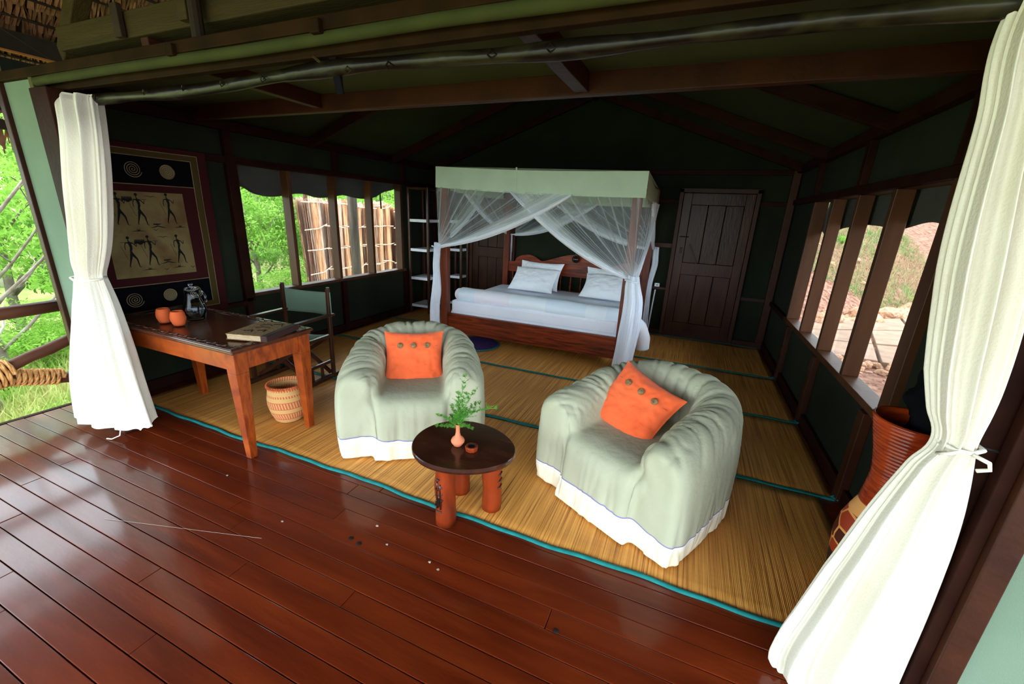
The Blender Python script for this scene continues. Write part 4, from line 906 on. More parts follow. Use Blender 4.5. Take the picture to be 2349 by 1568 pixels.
MB().tube([(.042,.012,.205),(.075,.022,.208),(.098,.028,.185),(.098,.028,.150),(.082,.024,.125)], [.008,.008,.0075,.007,.008], 10).build('handle', M['glass'], pt, smooth=True, local=True)
MB().add([(-.040,-.016,.215),(-.040,.016,.215),(-.066,0,.224),(-.042,0,.19)], [(0,3,2),(1,2,3)]).build('spout', M['glass'], pt, local=True, solid=.003)
for i in range(14):
    a = 2*PI*i/14; MB().tube([(.0575*math.cos(a),.0575*math.sin(a),.015),(.064*math.cos(a),.064*math.sin(a),.045),(.0735*math.cos(a),.0735*math.sin(a),.072)], .003, 5).build('rib', M['glass'], pt, local=True)
sc_ = thing('corkscrew', 'corkscrew with a brown wooden handle lying on the desk behind the cups', 'corkscrew', (-3.36,1.78,dz+.01))
MB().tube([(-.03,-.03,.012),(.0,.0,.014),(.05,.04,.012)], [.012,.011,.013], 10).build('wooden_handle', M['coconut'], sc_, smooth=True, local=True)
MB().tube([(.012*math.cos(i*.9)*.4-.03-.012*i, .012*math.sin(i*.9)*.5+.02-.004*i, .012) for i in range(14)], .0025, 5).build('metal_screw', M['metal'], sc_, local=True)
s2 = thing('bottle_opener', 'small metal bottle opener tongs on the desk behind the cups', 'opener', (-3.33,1.68,dz+.006))
MB().tube([(.0+.03*math.cos(a),.0+.018*math.sin(a),.004) for a in np.linspace(0,2*PI,16)], .003, 5).tube([(.04,.02,.004),(.09,.05,.02),(.16,.10,.055)], .003, 5).tube([(-.02,-.01,.004),(-.12,-.02,.02)], .003, 5).build('wire', M['metal'], s2, local=True)

# ================================================================ DIRECTOR CHAIR
dc = thing('director_chair', 'folding director chair with green canvas back, behind the desk', 'chair', (-3.27,2.58,0), math.radians(4))
wc = .27
for s in (-1,1):
    MB().bar((s*wc,.20,.02),(s*wc,.215,.86),.028,.035).build('rear_post', M['dark_wood'], dc, bevel=.004, local=True)
    MB().bar((s*wc,-.20,.02),(s*wc,-.20,.60),.028,.035).build('front_post', M['dark_wood'], dc, bevel=.004, local=True)
    MB().bar((s*wc,-.27,.615),(s*wc,.26,.615),.052,.022).build('armrest', M['dark_wood'], dc, bevel=.006, local=True)
    MB().bar((s*wc,-.26,.022),(s*wc,.26,.022),.04,.04).build('foot_rail', M['dark_wood'], dc, bevel=.006, local=True)
    for yy in (-.06,.06): MB().bar((s*wc,yy,.04),(s*wc,yy,.16),.02,.02).build('spindle', M['dark_wood'], dc, local=True)
    MB().bar((s*wc,-.2,.17),(s*wc,.2,.17),.022,.03).build('side_rail', M['dark_wood'], dc, bevel=.003, local=True)
    MB().tube([(s*wc,.218,.86),(s*wc,.218,.875)], .016, 10).build('post_cap', M['dark_wood'], dc, local=True)
    MB().bar((s*wc,-.22,.42),(s*wc,.22,.42),.03,.03).build('seat_rail', M['dark_wood'], dc, bevel=.003, local=True)
for yy in (-.14,.14):
    MB().bar((-wc,yy,.06),(wc,yy+.02,.41),.022,.035).build('cross_leg', M['dark_wood'], dc, bevel=.003, local=True); MB().bar((wc,yy+.025,.06),(-wc,yy+.045,.41),.022,.035).build('cross_leg', M['dark_wood'], dc, bevel=.003, local=True)
V = []; n = 16
for j in range(8):
    for i in range(n): u = i/(n-1)*2-1; q = j/7; V.append((u*(wc+.022), .215+.045*(1-u*u), .60+.235*q - .028*(1-u*u)*q + .004*math.sin(j+u*3)))
npmesh('canvas_back', V, grid_faces(n, 8), M['green_cloth'], dc, local=True).modifiers.new('t','SOLIDIFY').thickness = .006
V = []
for j in range(8):
    for i in range(n): u = i/(n-1)*2-1; V.append((u*(wc-.005), -.20+.40*j/7, .435-.035*(1-u*u)))
npmesh('canvas_seat', V, grid_faces(n, 8), M['green_cloth'], dc, local=True).modifiers.new('t','SOLIDIFY').thickness = .006

# ---- basket
bs = thing('woven_basket', 'round straw basket with red zigzag bands under the desk', 'basket', (-2.665,2.01,.006))
MB().lathe([(0,.002),(.085,.002),(.098,.012),(.122,.07),(.138,.14),(.138,.19),(.128,.25),(.127,.285),(.130,.29),(.133,.296),(.124,.296),(.119,.285),(.121,.25),(.130,.19),(.130,.14),(.115,.07),(.09,.016),(0,.01)], n=56).build('body', M['basket'], bs, smooth=True, local=True)
mb = MB()
for i in range(70):
    a = 2*PI*i/70; mb.tube([(.125*math.cos(a),.125*math.sin(a),.300),(.134*math.cos(a+.05),.134*math.sin(a+.05),.294),(.134*math.cos(a+.09),.134*math.sin(a+.09),.282)], .0035, 4)
mb.build('rim_stitching', M['terra'], bs, local=True)

# ================================================================ BOOKSHELF
def shelf_unit(x0, x1, y0, y1, H_, lab, n=4):
    s = thing('open_shelf', lab, 'shelf', ((x0+x1)/2,(y0+y1)/2,0))
    for x in (x0+.015,x1-.015):
        for y in (y0+.015,y1-.015): boxo('post', M['dark_wood'], x-.018, x+.018, y-.018, y+.018, 0, H_, s)
    boxo('top_board', M['dark_wood'], x0, x1, y0, y1, H_-.03, H_, s)
    for i in range(n):
        z = .09+.44*i; b = boxo('shelf_board', M['shelf_w'], x0+.03, x1-.03, y0+.004, y1-.02, z, z+.042, s)
    return s
shelf_unit(-4.06,-3.69,5.45,5.85,1.91,'narrow dark open shelf with white boards in the back left corner')
shelf_unit(-3.66,-3.40,5.95,6.2,1.90,'second narrow open shelf partly hidden behind the bed net')

# ================================================================ BED
bd = thing('four_poster_bed', 'red-brown wooden four poster bed with carved headboard', 'bed', (-1.68,5.3,0))
bx0, bx1, by0, by1 = -2.80, -.56, 4.50, 6.14
for x, y, mt in ((bx0,by0,0),(bx1,by0,0),(bx0+.12,by1,0),(bx1+.03,by1,0)):
    MB().box(x-.045,x+.045,y-.045,y+.045,0,1.98).build('bed_post', M['post_wood'], bd, bevel=.006)
MB().box(bx0+.045,bx1-.045,by0-.02,by0+.025,.09,.335).build('footboard', M['bed_wood'], bd, bevel=.006)
for x in (bx0+.03, bx1): MB().box(x-.02,x+.02,by0+.04,by1-.04,.12,.33).build('side_rail', M['bed_wood'], bd, bevel=.006)
for a, b, in (((bx0,by0),(bx1,by0)),((bx0+.12,by1),(bx1+.03,by1)),((bx0,by0),(bx0+.12,by1)),((bx1,by0),(bx1+.03,by1))):
    MB().bar((*a,1.975),(*b,1.975),.04,.04).build('canopy_rail', M['post_wood'], bd)
hb = MB(); n = 60; X0, X1 = bx0+.165, bx1-.015; cx = -1.53; V = []
def hz(x):
    u = abs(x-cx)/((X1-X0)/2)
    if u < .55: return .915 + .135*math.cos(u/.55*PI/2)**1.5
    return .915 + .085*math.sin(min(1,(u-.55)/.42)*PI)**.9 - (.04 if u > .97 else 0)
for i in range(n+1):
    x = X0+(X1-X0)*i/n
    for z in (.72, hz(x)):
        for y in (by1-.02, by1+.015): V.append((x,y,z))
F = []
for i in range(n): a = i*4; F += [(a,a+4,a+6,a+2),(a+1,a+3,a+7,a+5),(a+2,a+6,a+7,a+3),(a,a+1,a+5,a+4)]
hb.add(V, F); hb.build('headboard', M['bed_wood'], bd)
boxo('headboard_rail', M['bed_wood'], X0, X1, by1-.025, by1+.015, .42, .50, bd)
for i in range(13):
    x = X0+.08+(X1-X0-.16)*i/12
    MB().lathe([(.010,.0),(.012,.03),(.018,.06),(.011,.09),(.015,.12),(.010,.15),(.014,.22)], (x,by1-.005,.50), 10).build('spindle', M['bed_wood'], bd, smooth=True)
MB().lathe([(.0,0),(.03,.005),(.055,.03),(.06,.06),(.045,.09),(.02,.105),(.028,.12),(.030,.13),(.018,.145),(.022,.16),(.026,.175),(.012,.19),(0,.20)], (-1.53,by1-.08,.94), 20).build('finial', M['lamp'], bd, smooth=True, label='dark glossy turned ornament')
# mattress & bedding
mt_ = thing('mattress', 'thick white mattress with fitted sheet on the four poster bed', 'mattress', (-1.68,5.3,.33))
n, m_ = 60, 44; V = []
x0, x1, y0, y1 = bx0+.05, bx1-.05, by0+.05, by1-.05
for j in range(m_+1):
    for i in range(n+1):
        u, v = i/n, j/m_; e = min(u,1-u)*(x1-x0); f = min(v,1-v)*(y1-y0); k = min(1,e/.05)*min(1,f/.05)
        z = .34 + .17*(k**.5) if (0<i<n and 0<j<m_) else .33
        x = x0+(x1-x0)*u; y = y0+(y1-y0)*v
        if 0<i<n and 0<j<m_: z += .006*nz(x,y,1,4) + .006*math.sin((y*9+x*1.2)*1.3+2*nz(x,y,5,1.5))*math.exp(-((v-.45)/.25)**2)
        V.append((x,y,z))
npmesh('top_sheet', V, grid_faces(n+1,m_+1), M['sheet'], mt_); boxo('body', M['sheet'], x0+.003, x1-.003, y0+.003, y1-.003, .335, .50, mt_, bevel=.03)
dv = thing('duvet', 'pale blue printed duvet rolled across the foot of the bed', 'duvet', (-1.6,4.8,.5))
P = [(-2.72,4.70,.560),(-2.5,4.69,.560),(-2.1,4.68,.560),(-1.7,4.67,.557),(-1.3,4.66,.553),(-.95,4.66,.545),(-.70,4.69,.535),(-.52,4.78,.49),(-.42,4.86,.40),(-.37,4.90,.27),(-.36,4.92,.14)]
P2 = []; 
for i in range(len(P)-1):
    for k in range(8): P2.append(Vector(P[i]).lerp(Vector(P[i+1]), k/8))
P2.append(Vector(P[-1])); V = []; nn = 36
for i, p in enumerate(P2):
    t = (P2[min(i+1,len(P2)-1)]-P2[max(i-1,0)]).normalized(); r = t.cross(Vector((0,0,1))).normalized(); q = r.cross(t)
    s = i/(len(P2)-1); ra, rb = .115-.025*max(0,(s-.7)/.3), .092
    if s < .02: ra *= .8; rb *= .8
    for k in range(nn):
        a = 2*PI*k/nn; f = 1+.05*nz(s*14,math.cos(a),math.sin(a),1.3)+.03*math.sin(6*s+3*a); V.append(p + r*math.cos(a)*ra*f + q*math.sin(a)*rb*f)
F = grid_faces(nn, len(P2), True); V.append(P2[0]); V.append(P2[-1]); a0 = len(V)-2; bq = (len(P2)-1)*nn
F += [(a0,k,(k+1)%nn,(k+1)%nn) for k in range(nn)]
mbd = MB(); mbd.add(V, [f for f in F[:len(F)-nn]] + [(a0,(k+1)%nn,k) for k in range(nn)] + [(a0+1,bq+k,bq+(k+1)%nn) for k in range(nn)]); mbd.build('roll', M['duvet'], dv, smooth=True)
MB().tube([(-.36+.02*math.cos(a)*s, 4.92+.03*math.sin(a)*s, .125) for a, s in [(q*.5, .3+q*.12) for q in range(16)]], .008, 6).build('rolled_edge', M['sheet'], dv, smooth=True)
def pillow_mesh(w_, h_, t_, mt, seed, corner=.12, n=40, wr=.010):
    V = []; 
    for s in (1,-1):
        for j in range(n+1):
            for i in range(n+1):
                u = i/n*2-1; v = j/n*2-1; k = ((1-u**4)*(1-v**4)); k = max(0,k)**.55
                pin = 1 - corner*(u*u*(1-v*v)*0 + .0) - .09*((1-v*v)*abs(u)**3)*1 ; pin2 = 1 - .09*((1-u*u)*abs(v)**3)
                x = u*w_/2*pin; y = v*h_/2*pin2
                z = s*(t_/2*k*(1-.18*u*u-.18*v*v)) + (wr*nz(x*1.0,y*1.0,seed+s,14)+wr*.6*nz(x,y,seed,34))*min(1,k*1.5)*(1 if s>0 else .4)
                V.append((x,y,z))
    N1 = (n+1)**2; F = grid_faces(n+1,n+1) + [tuple(N1+q for q in f[::-1]) for f in grid_faces(n+1,n+1)]
    for i in range(n):
        for a, b in ((i,i+1),(n*(n+1)+i+1,n*(n+1)+i),((i+1)*(n+1),i*(n+1)),(i*(n+1)+n,(i+1)*(n+1)+n)): F.append((b,a,N1+a,N1+b))
    return V, F
def pillow(name, lab, cat, loc, rot, w_, h_, t_, mt, seed, grp=None, part='case', wr=.010):
    t = thing(name, lab, cat, loc, 0, grp); t.rotation_euler = rot; V, F = pillow_mesh(w_,h_,t_,mt,seed,wr=wr); npmesh(part, V, F, mt, t, local=True); return t
pillow('pillow', 'front white pillow of the left pair on the bed', 'pillow', (-2.04,5.70,.690), (math.radians(42),0,math.radians(-3)), .70, .44, .17, M['pillow'], 1)
pillow('pillow', 'white pillow tucked behind the left front pillow, against the headboard', 'pillow', (-2.05,5.95,.72), (math.radians(62),0,math.radians(-7)), .72, .44, .13, M['pillow'], 2)
pillow('pillow', 'front white pillow of the right pair on the bed', 'pillow', (-.97,5.70,.690), (math.radians(40),0,math.radians(-4)), .70, .44, .17, M['pillow'], 3)
pillow('pillow', 'white pillow tucked behind the right front pillow, against the headboard', 'pillow', (-.98,5.95,.715), (math.radians(60),0,math.radians(2)), .72, .44, .13, M['pillow'], 4)

# ---- mosquito net
nt_ = thing('mosquito_net', 'sheer white mosquito net with pale green valance hung over the bed', 'net', (-1.68,5.3,1.9))
nx0, nx1, ny0, ny1, zt, zb = -2.89, -.48, 4.44, 6.21, 2.07, 1.83
def vstrip(a, b, zt0, zt1, zb0, zb1, sag=.02):
    n, k = 40, 8; V = []
    nrm = Vector((b[1]-a[1], -(b[0]-a[0]))).normalized()
    for j in range(k+1):
        for i in range(n+1):
            t = i/n; q = j/k; zt_ = zt0+(zt1-zt0)*t - sag*math.sin(PI*t); zb_ = zb0+(zb1-zb0)*t - sag*math.sin(PI*t)
            w_ = .006*math.sin(t*40+q*2)*q
            V.append((a[0]+(b[0]-a[0])*t+nrm.x*w_, a[1]+(b[1]-a[1])*t+nrm.y*w_, zt_+(zb_-zt_)*q))
    npmesh('valance', V, grid_faces(n+1,k+1), M['valance'], nt_)
vstrip((nx0,ny0),(nx1,ny0),2.085,2.045,1.855,1.80); vstrip((nx1,ny0),(nx1-.03,ny1),2.045,1.99,1.80,1.76,.05); vstrip((nx0+.1,ny1),(nx1-.03,ny1),2.03,2.0,1.80,1.76); vstrip((nx0,ny0),(nx0+.1,ny1),2.085,2.03,1.855,1.80)
V = [(nx0,ny0,2.085),(nx1,ny0,2.045),(nx1-.03,ny1,1.99),(nx0+.1,ny1,2.03)]; MB().add(V,[(0,1,2,3)]).build('canopy_top', M['valance'], nt_)
MB().bar((-1.86,ny0-.006,2.075),(-1.86,ny0-.006,1.845),.018,.003,up=(0,1,0)).build('valance_seam', M['valance'], nt_)
def swag(a, b, tie, sag, out, name='net_swag', nu=70, nv=26, edge=.055):
    # a = far corner (close to the tie), b = other end of the gathered top edge
    a, b, tie, out = Vector(a), Vector(b), Vector(tie), Vector(out); V = []; UV = []
    for j in range(nv+1):
        v = j/nv
        for i in range(nu+1):
            u = i/nu; top = a.lerp(b, u); tp = tie + Vector((0,0,.04*(1-u)-.03*u))
            p = top.lerp(tp, v); p.z -= sag*u*u*4*v*(1-v)*.25*4*.5 ; p += out*(.02*math.sin(u*45)*(1-v)*(.5+.5*v) + .05*u*math.sin(PI*v))
            V.append(p); UV.append((u, v))
    npmesh(name, V, grid_faces(nu+1,nv+1), M['net'], nt_, uv=UV)
    # thick gathered hem band hanging along the free edge
    n = 40; W = 10; V2 = []
    for i in range(n+1):
        v = i/n; p = b.lerp(tie, v); p.z -= sag*4*v*(1-v)*.5; ww = edge*(.45+1.1*math.sin(PI*min(1,v*1.02))**.8)
        for k in range(W+1):
            q = k/W; V2.append(p + out*(.035*math.sin(q*PI)+.008*math.sin(q*17+v*3)+.01) + Vector((0,0,-ww*q+ .012)))
    npmesh('gathered_edge', V2, grid_faces(W+1,n+1), M['net_dense'], nt_)
tieL, tieR = (-2.86,4.44,1.17), (-.50,4.44,.99)
swag((nx0,ny0,1.86),(-1.22,ny0-.01,1.81),tieL,.10,(0,-1,0)); swag((nx1,ny0+.01,1.80),(-1.92,ny0+.01,1.825),tieR,.13,(0,-1,0))
tieBL, tieBR = (-2.64,6.20,1.28), (-.50,6.20,1.2)
swag((nx0+.1,ny1,1.81),(-1.3,ny1,1.79),tieBL,.16,(0,-1,0)); swag((nx1-.03,ny1,1.78),(-2.0,ny1,1.80),tieBR,.16,(0,-1,0))
swag((nx0,ny0,1.85),(nx0+.06,5.6,1.81),tieL,.10,(-1,0,0),edge=.04); swag((nx0+.1,ny1,1.81),(nx0+.05,5.1,1.82),tieBL,.12,(-1,0,0),edge=.04)
swag((nx1,ny0,1.80),(nx1,5.6,1.78),tieR,.10,(1,0,0),edge=.05); swag((nx1-.03,ny1,1.77),(nx1,5.1,1.78),tieBR,.12,(1,0,0),edge=.05)
def bundle(levels, nf, seed, name='net_bundle'):
    V, F = curtain(levels, nf, seed, n=130, m=60, amp=1.0, fold=.010); npmesh(name, V, F, M['net_dense'], nt_)
bundle([(1.22,1.22,-2.92,-2.82,4.44,.03),(1.10,1.10,-2.925,-2.84,4.44,.035),(.95,.95,-2.93,-2.85,4.43,.04),(.80,.80,-2.92,-2.84,4.43,.045),(.62,.62,-2.94,-2.82,4.42,.05),(.45,.45,-2.96,-2.84,4.41,.05),(.25,.25,-2.97,-2.84,4.41,.05),(.06,.06,-2.95,-2.83,4.41,.05)], 5, 21)
bundle([(1.04,1.04,-.55,-.44,4.43,.04),(.95,.95,-.57,-.42,4.41,.06),(.80,.80,-.56,-.37,4.40,.06),(.62,.62,-.56,-.36,4.39,.06),(.45,.45,-.57,-.36,4.38,.06),(.25,.25,-.58,-.38,4.38,.06),(.04,.04,-.60,-.40,4.37,.06)], 6, 22)
bundle([(1.25,1.25,-.50,-.40,6.2,.04),(1.0,1.0,-.47,-.38,6.18,.04),(.75,.75,-.50,-.42,6.15,.04),(.5,.5,-.52,-.42,6.15,.04),(.1,.1,-.52,-.40,6.15,.04)], 5, 23)
bundle([(1.3,1.3,-2.66,-2.60,6.2,.02),(1.0,1.0,-2.64,-2.59,6.2,.02),(.75,.75,-2.64,-2.58,6.2,.02)], 4, 24)
MB().tube([(-.57,4.37,1.0),(-.50,4.355,.985),(-.43,4.38,.98)], .012, 6).tube([(-2.93,4.40,1.175),(-2.87,4.385,1.165),(-2.81,4.41,1.16)], .010, 6).build('net_tie', M['net_dense'], nt_, smooth=True)

# socket & conduit on back wall
so = thing('wall_socket', 'white wall socket with conduit beside the right door', 'socket', (-.36,YB-.05,.70))
boxo('plate', M['white_plastic'], -.395, -.325, YB-.075, YB-.045, .695, .745, so, bevel=.006); boxo('switch', M['ink'], -.365, -.352, YB-.078, YB-.074, .712, .728, so, bevel=0)
MB().tube([(-.375,YB-.06,.65),(-.40,YB-.06,.06)], .010, 8).build('conduit', M['white_plastic'], so)

# ================================================================ ARMCHAIRS
def armchair(name, lab, loc, ang, seed):
    root = thing(name, lab, 'armchair', loc, ang); root.scale = (1.02,1.02,1.0)
    mb = MB(); g = random.Random(seed)
    # local: front faces -Y, width along X. U-shaped roll from left arm round the back to right arm
    Wd, Dp = .330, .33      # half width / depth of roll centre line
    cl_ = []
    N = 64
    for i in range(N+1):
        t = i/N*2-1      # -1 left front .. 1 right front
        a = abs(t)
        if a > .55:
            q = (a-.55)/.45; x = Wd+.012*math.sin(q*PI); yy = .06 - q*(.44)
        else:
            th = a/.55*PI/2; x = Wd*math.sin(th)**.80; yy = .06 + Dp*math.cos(th)**.9
        cl_.append((math.copysign(x,t) if t else 0, yy, a))
    prof_n = 28; V = []; K = len(cl_)
    for i, (x, yy, a) in enumerate(cl_):
        p0 = Vector(cl_[max(0,i-1)][:2]); p1 = Vector(cl_[min(K-1,i+1)][:2]); t = (p1-p0).normalized(); nrm = Vector((-t.y, t.x))   # outward? left->right over back: normal points outwards
        if nrm.dot(Vector((x, yy-.0))) < 0: nrm = -nrm
        top = .74 - .155*max(0,(a-.12)/.88)**1.15; r = .132
        if a > .93: k = 1-((a-.93)/.07)**2*.22; r *= k; top -= (1-k)*.10
        zc = top - r
        for k in range(prof_n):
            if k < 6:  off = r + (.055 - .055*(k/5)); z = .01 + (zc-.01)*k/5; off = r*1.02 + .012*math.sin(k/5*PI)      # outer skirt up
            elif k < 20: an = (k-5)/15*PI; off = r*math.cos(an); z = zc + r*math.sin(an)
            else: off = -r*.98; z = zc - (zc-.01)*(k-19)/8
            V.append((x + nrm.x*off, yy + nrm.y*off, z))
    F = grid_faces(prof_n, K)
    F += [(i*prof_n, (i+1)*prof_n, (i+1)*prof_n+prof_n-1, i*prof_n+prof_n-1) for i in range(K-1)]
    F += [tuple(range(prof_n))[::-1], tuple((K-1)*prof_n+k for k in range(prof_n))]
    mb.add(V, F)
    # seat block with rounded front
    S = []; n = 20
    xs = .25
    prof = [(-.435,.01),(-.425,.12),(-.415,.25),(-.405,.34),(-.385,.385),(-.35,.41),(-.28,.425),(-.1,.43),(.2,.42),(.35,.40),(.35,.01)]
    for j in range(2):
        for y_, z_ in prof: S.append(((-xs,xs)[j], y_, z_))
    k = len(prof); mb.add(S, [tuple(range(k))[::-1], tuple(range(k,2*k))] + [(i, (i+1)%k, k+(i+1)%k, k+i) for i in range(k)])
    me = bpy.data.meshes.new('cover_base'); me.from_pydata(mb.v, [], mb.f); ob = bpy.data.objects.new('cover_base', me); C.objects.link(ob)
    import bmesh
    bm = bmesh.new(); bm.from_mesh(me); bmesh.ops.recalc_face_normals(bm, faces=bm.faces); bm.to_mesh(me); bm.free()
    rm = ob.modifiers.new('r','REMESH'); rm.mode = 'VOXEL'; rm.voxel_size = .0115
    sm = ob.modifiers.new('s','SMOOTH'); sm.iterations = 9; sm.factor = .6
    dg = bpy.context.evaluated_depsgraph_get(); me2 = bpy.data.meshes.new_from_object(ob.evaluated_get(dg)); bpy.data.objects.remove(ob)
    nv = len(me2.vertices); co = np.empty(nv*3, np.float32); me2.vertices.foreach_get('co', co); co = co.reshape(-1,3)
    no = np.empty(nv*3, np.float32); me2.vertices.foreach_get('normal', no); no = no.reshape(-1,3)
    hem = np.empty(nv, np.float32); out = co.copy()
    pl_ = sorted(g.uniform(-1.3,1.3) for _ in range(11)) if False else [-1.25+.25*i+g.uniform(-.05,.05) for i in range(11)]
    for i in range(nv):
        x, yy, z = (float(q) for q in co[i]); nx, ny, nz_ = (float(q) for q in no[i])
        a = math.atan2(x, yy+.05); rad = math.hypot(x, yy+.05)
        d = 0
        upper = min(1, max(0, (z-.40)/.12))
        if rad > .17 and z > .36:     # radial pleats in the padded roll
            for p in pl_:
                dd = (a - p + .35*(z-.6)*math.copysign(1,p) + .10*nz(z*3,a,seed,2))/.022; d -= (.014 if abs(p) < 1.0 else .005)*math.exp(-dd*dd)*upper
            d += .012*nz(a*2.2, rad*1.5+z*1.0, seed, 1.6)*upper
            q1 = nz(a*3+z*5, z*1.5-a*1.0, seed+3, 1.5); tp = min(1,max(0,(z-.50)/.08)); d -= .012*max(0, 1-abs(q1)*7)*tp*min(1,abs(a)*1.2)
            q2 = nz(a*5+z*8, rad*4-a*1.0, seed+9, 1.4); d -= .006*max(0, 1-abs(q2)*6)*tp
        low = min(1, max(0, (.46-z)/.40))
        if abs(nz_) < .75:
            s_ = math.atan2(x, yy); q3 = nz(s_*6, z*1.2, seed+5, 1.5); d += low*(.006*math.sin(s_*7+seed)+.012*nz(s_*4, z*.8, seed, 2)-.012*max(0,1-abs(q3)*7)) 
            
        # tuck where arm meets seat front
        if yy < -.30:
            q = math.exp(-((abs(x)-.235)/.022)**2)*min(1,max(0,(z-.02)/.1)); d -= .030*q*(1 if z < .45 else .6)
            d += .006*math.sin((z*30+abs(x)*40))*math.exp(-((abs(x)-.25)/.06)**2)*math.exp(-((z-.40)/.12)**2)
        out[i] = (x+nx*d, yy+ny*d, max(.004, z+nz_*d))
        hl = .155 + .012*math.sin(math.atan2(x,yy)*3+seed) + .008*nz(x*3,yy*3,seed,2)
        hem[i] = min(1.0, .80*(z/hl)) if z < hl*1.3 else 1.0
        if z < hl*1.3: hem[i] = min(1.0, z/hl*.82)
    me2.vertices.foreach_set('co', out.ravel()); at = me2.attributes.new('hem','FLOAT','POINT'); at.data.foreach_set('value', hem)
    me2.materials.clear(); me2.materials.append(M['cover']); me2.polygons.foreach_set('use_smooth', [True]*len(me2.polygons)); me2.update(); me2.name = 'slipcover'
    o = bpy.data.objects.new('slipcover', me2); C.objects.link(o); o.parent = root
    sm2 = o.modifiers.new('s','SMOOTH'); sm2.iterations = 2; sm2.factor = .5
    return root
a1 = math.radians(33); a2 = math.radians(-28)
c1 = armchair('armchair', 'sage covered tub armchair with wrinkled slipcover, behind the coffee table vase', (-1.72,2.33,0), a1, 2)
c2 = armchair('armchair', 'sage covered tub armchair turned toward the table, nearest the right wall', (-.10,2.30,0), a2, 5)
def cushion(lab, base, ang, lx, ly, lz, tilt, roll, seed):
    t = thing('cushion', lab, 'cushion', (0,0,0))
    Mx = Matrix.Translation(Vector(base)) @ Matrix.Rotation(ang,4,'Z') @ Matrix.Translation((lx,ly,lz)) @ Matrix.Rotation(roll,4,'Y') @ Matrix.Rotation(math.radians(90-tilt),4,'X')
    t.matrix_world = Mx
    V, F = pillow_mesh(.43,.40,.13,M['orange'],seed,wr=.012)
    npmesh('case', V, F, M['orange'], t, local=True)
    MB().tube([(-.17+.034*i, .085+.005*math.sin(i*1.9), .062-.018*abs(i-5)/5*1.2) for i in range(11)], .0035, 5).build('placket', M['orange'], t, smooth=True, local=True)
    for x in (-.095,0,.095): MB().lathe([(0,-.004),(.018,-.004),(.021,0),(.019,.003),(.006,.0025),(0,.0025)], (x,.085,.068-(0 if x == 0 else .004)), 20).build('button', M['coconut'], t, smooth=True, local=True)
    return t
cushion('orange cushion with three coconut buttons on the armchair behind the vase', (-1.72,2.33,0), a1, 0, .06, .55, 25, 0, 3)
cushion('tilted orange cushion with three coconut buttons on the armchair nearest the right wall', (-.10,2.30,0), a2, -.075, .01, .545, 38, math.radians(16), 8)

# ================================================================ COFFEE TABLE
ct = thing('coffee_table', 'low egg-shaped dark coffee table on three carved log legs', 'table', (-.93,1.70,0))
zt_ = .425
def egg(a, s=1):
    r = .254*s*(1-.05*math.cos(a)); return (r*1.10*math.cos(a), r*.93*math.sin(a)*(1-.13*math.cos(a)))
ea = math.radians(2); tb = MB(); n = 72; rings = [(.93,-.034),(.985,-.030),(1.0,-.018),(.997,-.004),(.985,0)]; V = []
for s, z in rings:
    for i in range(n):
        p = egg(2*PI*i/n, s); V.append((-.927+p[0]*math.cos(ea)-p[1]*math.sin(ea), 1.695+p[0]*math.sin(ea)+p[1]*math.cos(ea), zt_+z))
tb.add(V, grid_faces(n, len(rings), True) + [tuple(range(n))[::-1], tuple((len(rings)-1)*n+i for i in range(n))])
o = tb.build('tabletop', M['ctable_top'], ct, smooth=False)
for x, y in ((-.985,1.575),(-.815,1.785),(-1.045,1.835)):
    lg = MB().tube([(x+.003*math.sin(k),y+.003*math.cos(k*2),(zt_-.03)*k/8) for k in range(9)], [.054+.002*math.sin(k*1.7) for k in range(9)], 22).build('leg', M['log'], ct, smooth=True)
cv = MB()
for k, (a0, z0, a1_, z1) in enumerate([(-1.9,.29,-1.5,.295),(-2.0,.10,-1.2,.105),(-1.75,.12,-1.75,.28),(-1.35,.12,-1.4,.27),(-1.9,.2,-1.6,.21),(-1.3,.17,-1.15,.18),(-1.3,.21,-1.15,.215),(-1.3,.25,-1.15,.255),(-1.6,.13,-1.5,.20),(-1.6,.23,-1.5,.26),(-2.0,.13,-1.85,.17),(-1.95,.23,-1.8,.25)]):
    P = [(-.985+.0555*math.cos(a0+(a1_-a0)*q/5-.15), 1.575+.0555*math.sin(a0+(a1_-a0)*q/5-.15), z0+(z1-z0)*q/5) for q in range(6)]; cv.tube(P, .0045, 5)
cv.build('carving', M['lamp'], ct, smooth=True)
cv = MB()
for z0 in (.17,.21,.25,.29): cv.tube([(-.815+.0555*math.cos(a), 1.785+.0555*math.sin(a), z0+.01*math.sin(a*3)) for a in (-.5,-.3,-.1,.1)], .0045, 5)
cv.build('carving', M['lamp'], ct, smooth=True)
vs = thing('bud_vase', 'small pale terracotta bud vase on the coffee table', 'vase', (-.965,1.665,zt_+.001))
MB().lathe([(0,.001),(.021,.001),(.024,.006),(.034,.020),(.036,.029),(.030,.042),(.016,.055),(.011,.075),(.0105,.10),(.013,.118),(.017,.124),(.014,.125),(.009,.11),(.008,.08)], n=32).build('body', M['terra_pale'], vs, smooth=True, local=True)
sp_ = thing('asparagus_fern', 'feathery green fern sprigs standing in the bud vase', 'plant', (-.965,1.665,zt_+.12))
